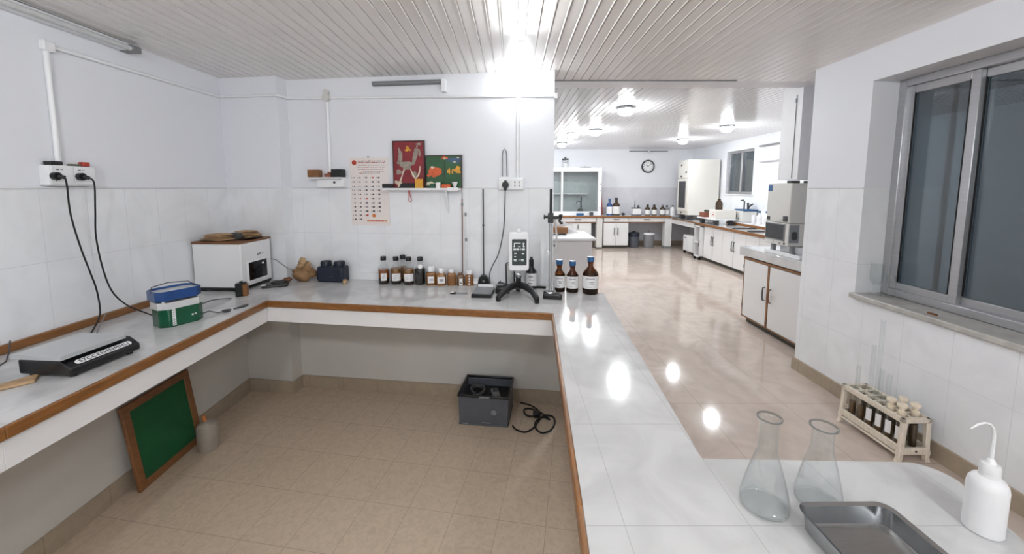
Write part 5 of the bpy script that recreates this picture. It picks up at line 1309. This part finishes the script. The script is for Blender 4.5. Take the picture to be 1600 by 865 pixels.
t = thing('raised_ledge', 'raised white ledge with a wood edge along the far window wall', 'ledge', (4.58, 6.8, RZ)); o_ = (4.58, 6.8, RZ)
MB(o_).box(4.41, 4.745, 5.82, 7.86, RZ, .86).build('ledge', 'white_pl', t)
MB(o_).box(4.398, 4.41, 5.82, 7.86, RZ+.012, .845).build('wood_edge', 'wood', t, bevel=.003)
t = thing('water_bath', 'white water bath with a blue lid and taps on the ledge', 'bath', (4.585, 7.50, .86))
MB().box(-.145, .14, -.12, .18, 0, .22).build('body', 'oven', t, bevel=.02, bseg=3)
MB().box(-.13, .15, -.13, .19, .22, .25).build('lid', 'cap_blue', t, bevel=.006)
MB().tube([(-.05, 0, .25), (-.05, 0, .40), (-.08, 0, .43), (-.12, 0, .42)], .014, 8).tube([(.03, 0, .25), (.02, 0, .38)], .02, 8).tube([(.03, 0, .28), (.08, 0, .33), (.12, 0, .35)], .016, 8).build('tap', 'dark_grey', t)
MB().cyl((-.145, .0, .07), (-.15, 0, .07), .02).cyl((-.145, .06, .12), (-.15, .06, .12), .015).build('knob', 'grey', t)
far_bottle(4.49, 6.95, .045, .25, 'white_pl', 'cap_blue', 'blue-topped white bottle on the ledge, left of its twin', True, .86, 'blue-topped bottles on the ledge')
far_bottle(4.575, 6.88, .045, .25, 'white_pl', 'cap_blue', 'blue-topped white bottle on the ledge, closest to the oven', True, .86, 'blue-topped bottles on the ledge')
tag(MB((4.44, 6.99, .86)).cyl((4.43, 7.02, .86), (4.43, 7.02, 1.03), .03).build('white_jar', 'white_pl', bevel=.004), 'plain white jar on the ledge left of the blue-topped bottles', 'jar')
for k, (x, y, l, rz, lab) in enumerate(((4.2, 6.9, .20, .2, 'grey tongs lying on the window-side worktop below the instrument'), (4.2, 6.42, .22, .1, 'dark tongs lying in the middle of the window-side worktop'), (4.25, 6.12, .12, -.1, 'short dark tool on the window-side worktop next to the oven'))):
    t = thing('lab_tongs', lab, 'tongs', (x, y, RZ), rz)
    MB().tube([(-l, -.01, .012), (0, -.03, .014), (l, .04, .012)], .010, 8).tube([(-l, .05, .012), (0, -.01, .016), (l, -.05, .012)], .010, 8).build('tongs', 'dark_grey', t)

# white chest behind the bench end
t = thing('white_chest', 'white enamel chest with a flat lid behind the bench end', 'chest', (.75, 5.3, 0))
MB().box(-.55, .31, -.28, .55, .03, .83).build('body', 'cab', t, bevel=.012)
MB().box(-.57, .35, -.31, .57, .835, .872).build('lid', 'white_pl', t, bevel=.008)
MB().box(-.53, .29, -.26, .53, 0, .03).build('plinth', 'plinth', t)
MB().cyl((-.19, -.28, .77), (-.19, -.295, .77), .014, seg=12).build('lock', 'dark_grey', t)
t = thing('wooden_block', 'brown wooden block lying on the white chest', 'block', (.66, 5.4, .872))
MB().box(-.22, .12, -.08, .10, .02, .11).build('block', 'wood', t, bevel=.006)
MB().box(-.2, -.1, -.06, .06, 0, .02).box(0, .1, -.06, .06, 0, .02).build('feet', 'black', t)
t = thing('card_sheet', 'white card sheets leaning over the wooden block on the chest', 'card', (.80, 5.55, .872))
MB().prism([(-.45, .30), (-.22, .27), (.0, .14), (.17, .002), (-.10, .002), (-.13, .10), (-.45, .12)], -.006, .006, FX).build('sheet', 'paper', t)
MB().prism([(-.2, .16), (.0, .12), (.12, .05), (-.12, .05)], .02, .028, FX).build('front_sheet', 'white_pl', t)

# ------------------------------------------------------------------ camera, world, view
cd_ = bpy.data.cameras.new('camera'); cam = bpy.data.objects.new('camera', cd_); COL.objects.link(cam)
cam.location = (0, 0, 1.53); cam.rotation_euler = (PI/2-math.atan(59/600), 0, 0)
cd_.sensor_width = 36; cd_.lens = 13.5; cd_.shift_y = -80.5/1600; cd_.clip_start = .02
SC.camera = cam
wd_ = bpy.data.worlds.new('night'); SC.world = wd_; wd_.use_nodes = True
bg = wd_.node_tree.nodes['Background']; bg.inputs[0].default_value = (.050, .058, .064, 1); bg.inputs[1].default_value = .6
vs = SC.view_settings
vs.view_transform = 'Standard'; vs.look = 'None'; vs.gamma = 1; vs.exposure = 1.12; vs.use_curve_mapping = False
SC.cycles.use_denoising = True
SC.cycles.max_bounces = 14; SC.cycles.transparent_max_bounces = 24; SC.cycles.diffuse_bounces = 6; SC.cycles.glossy_bounces = 5
SC.cycles.sample_clamp_indirect = 6.
SC.cycles.caustics_reflective = False; SC.cycles.caustics_refractive = False
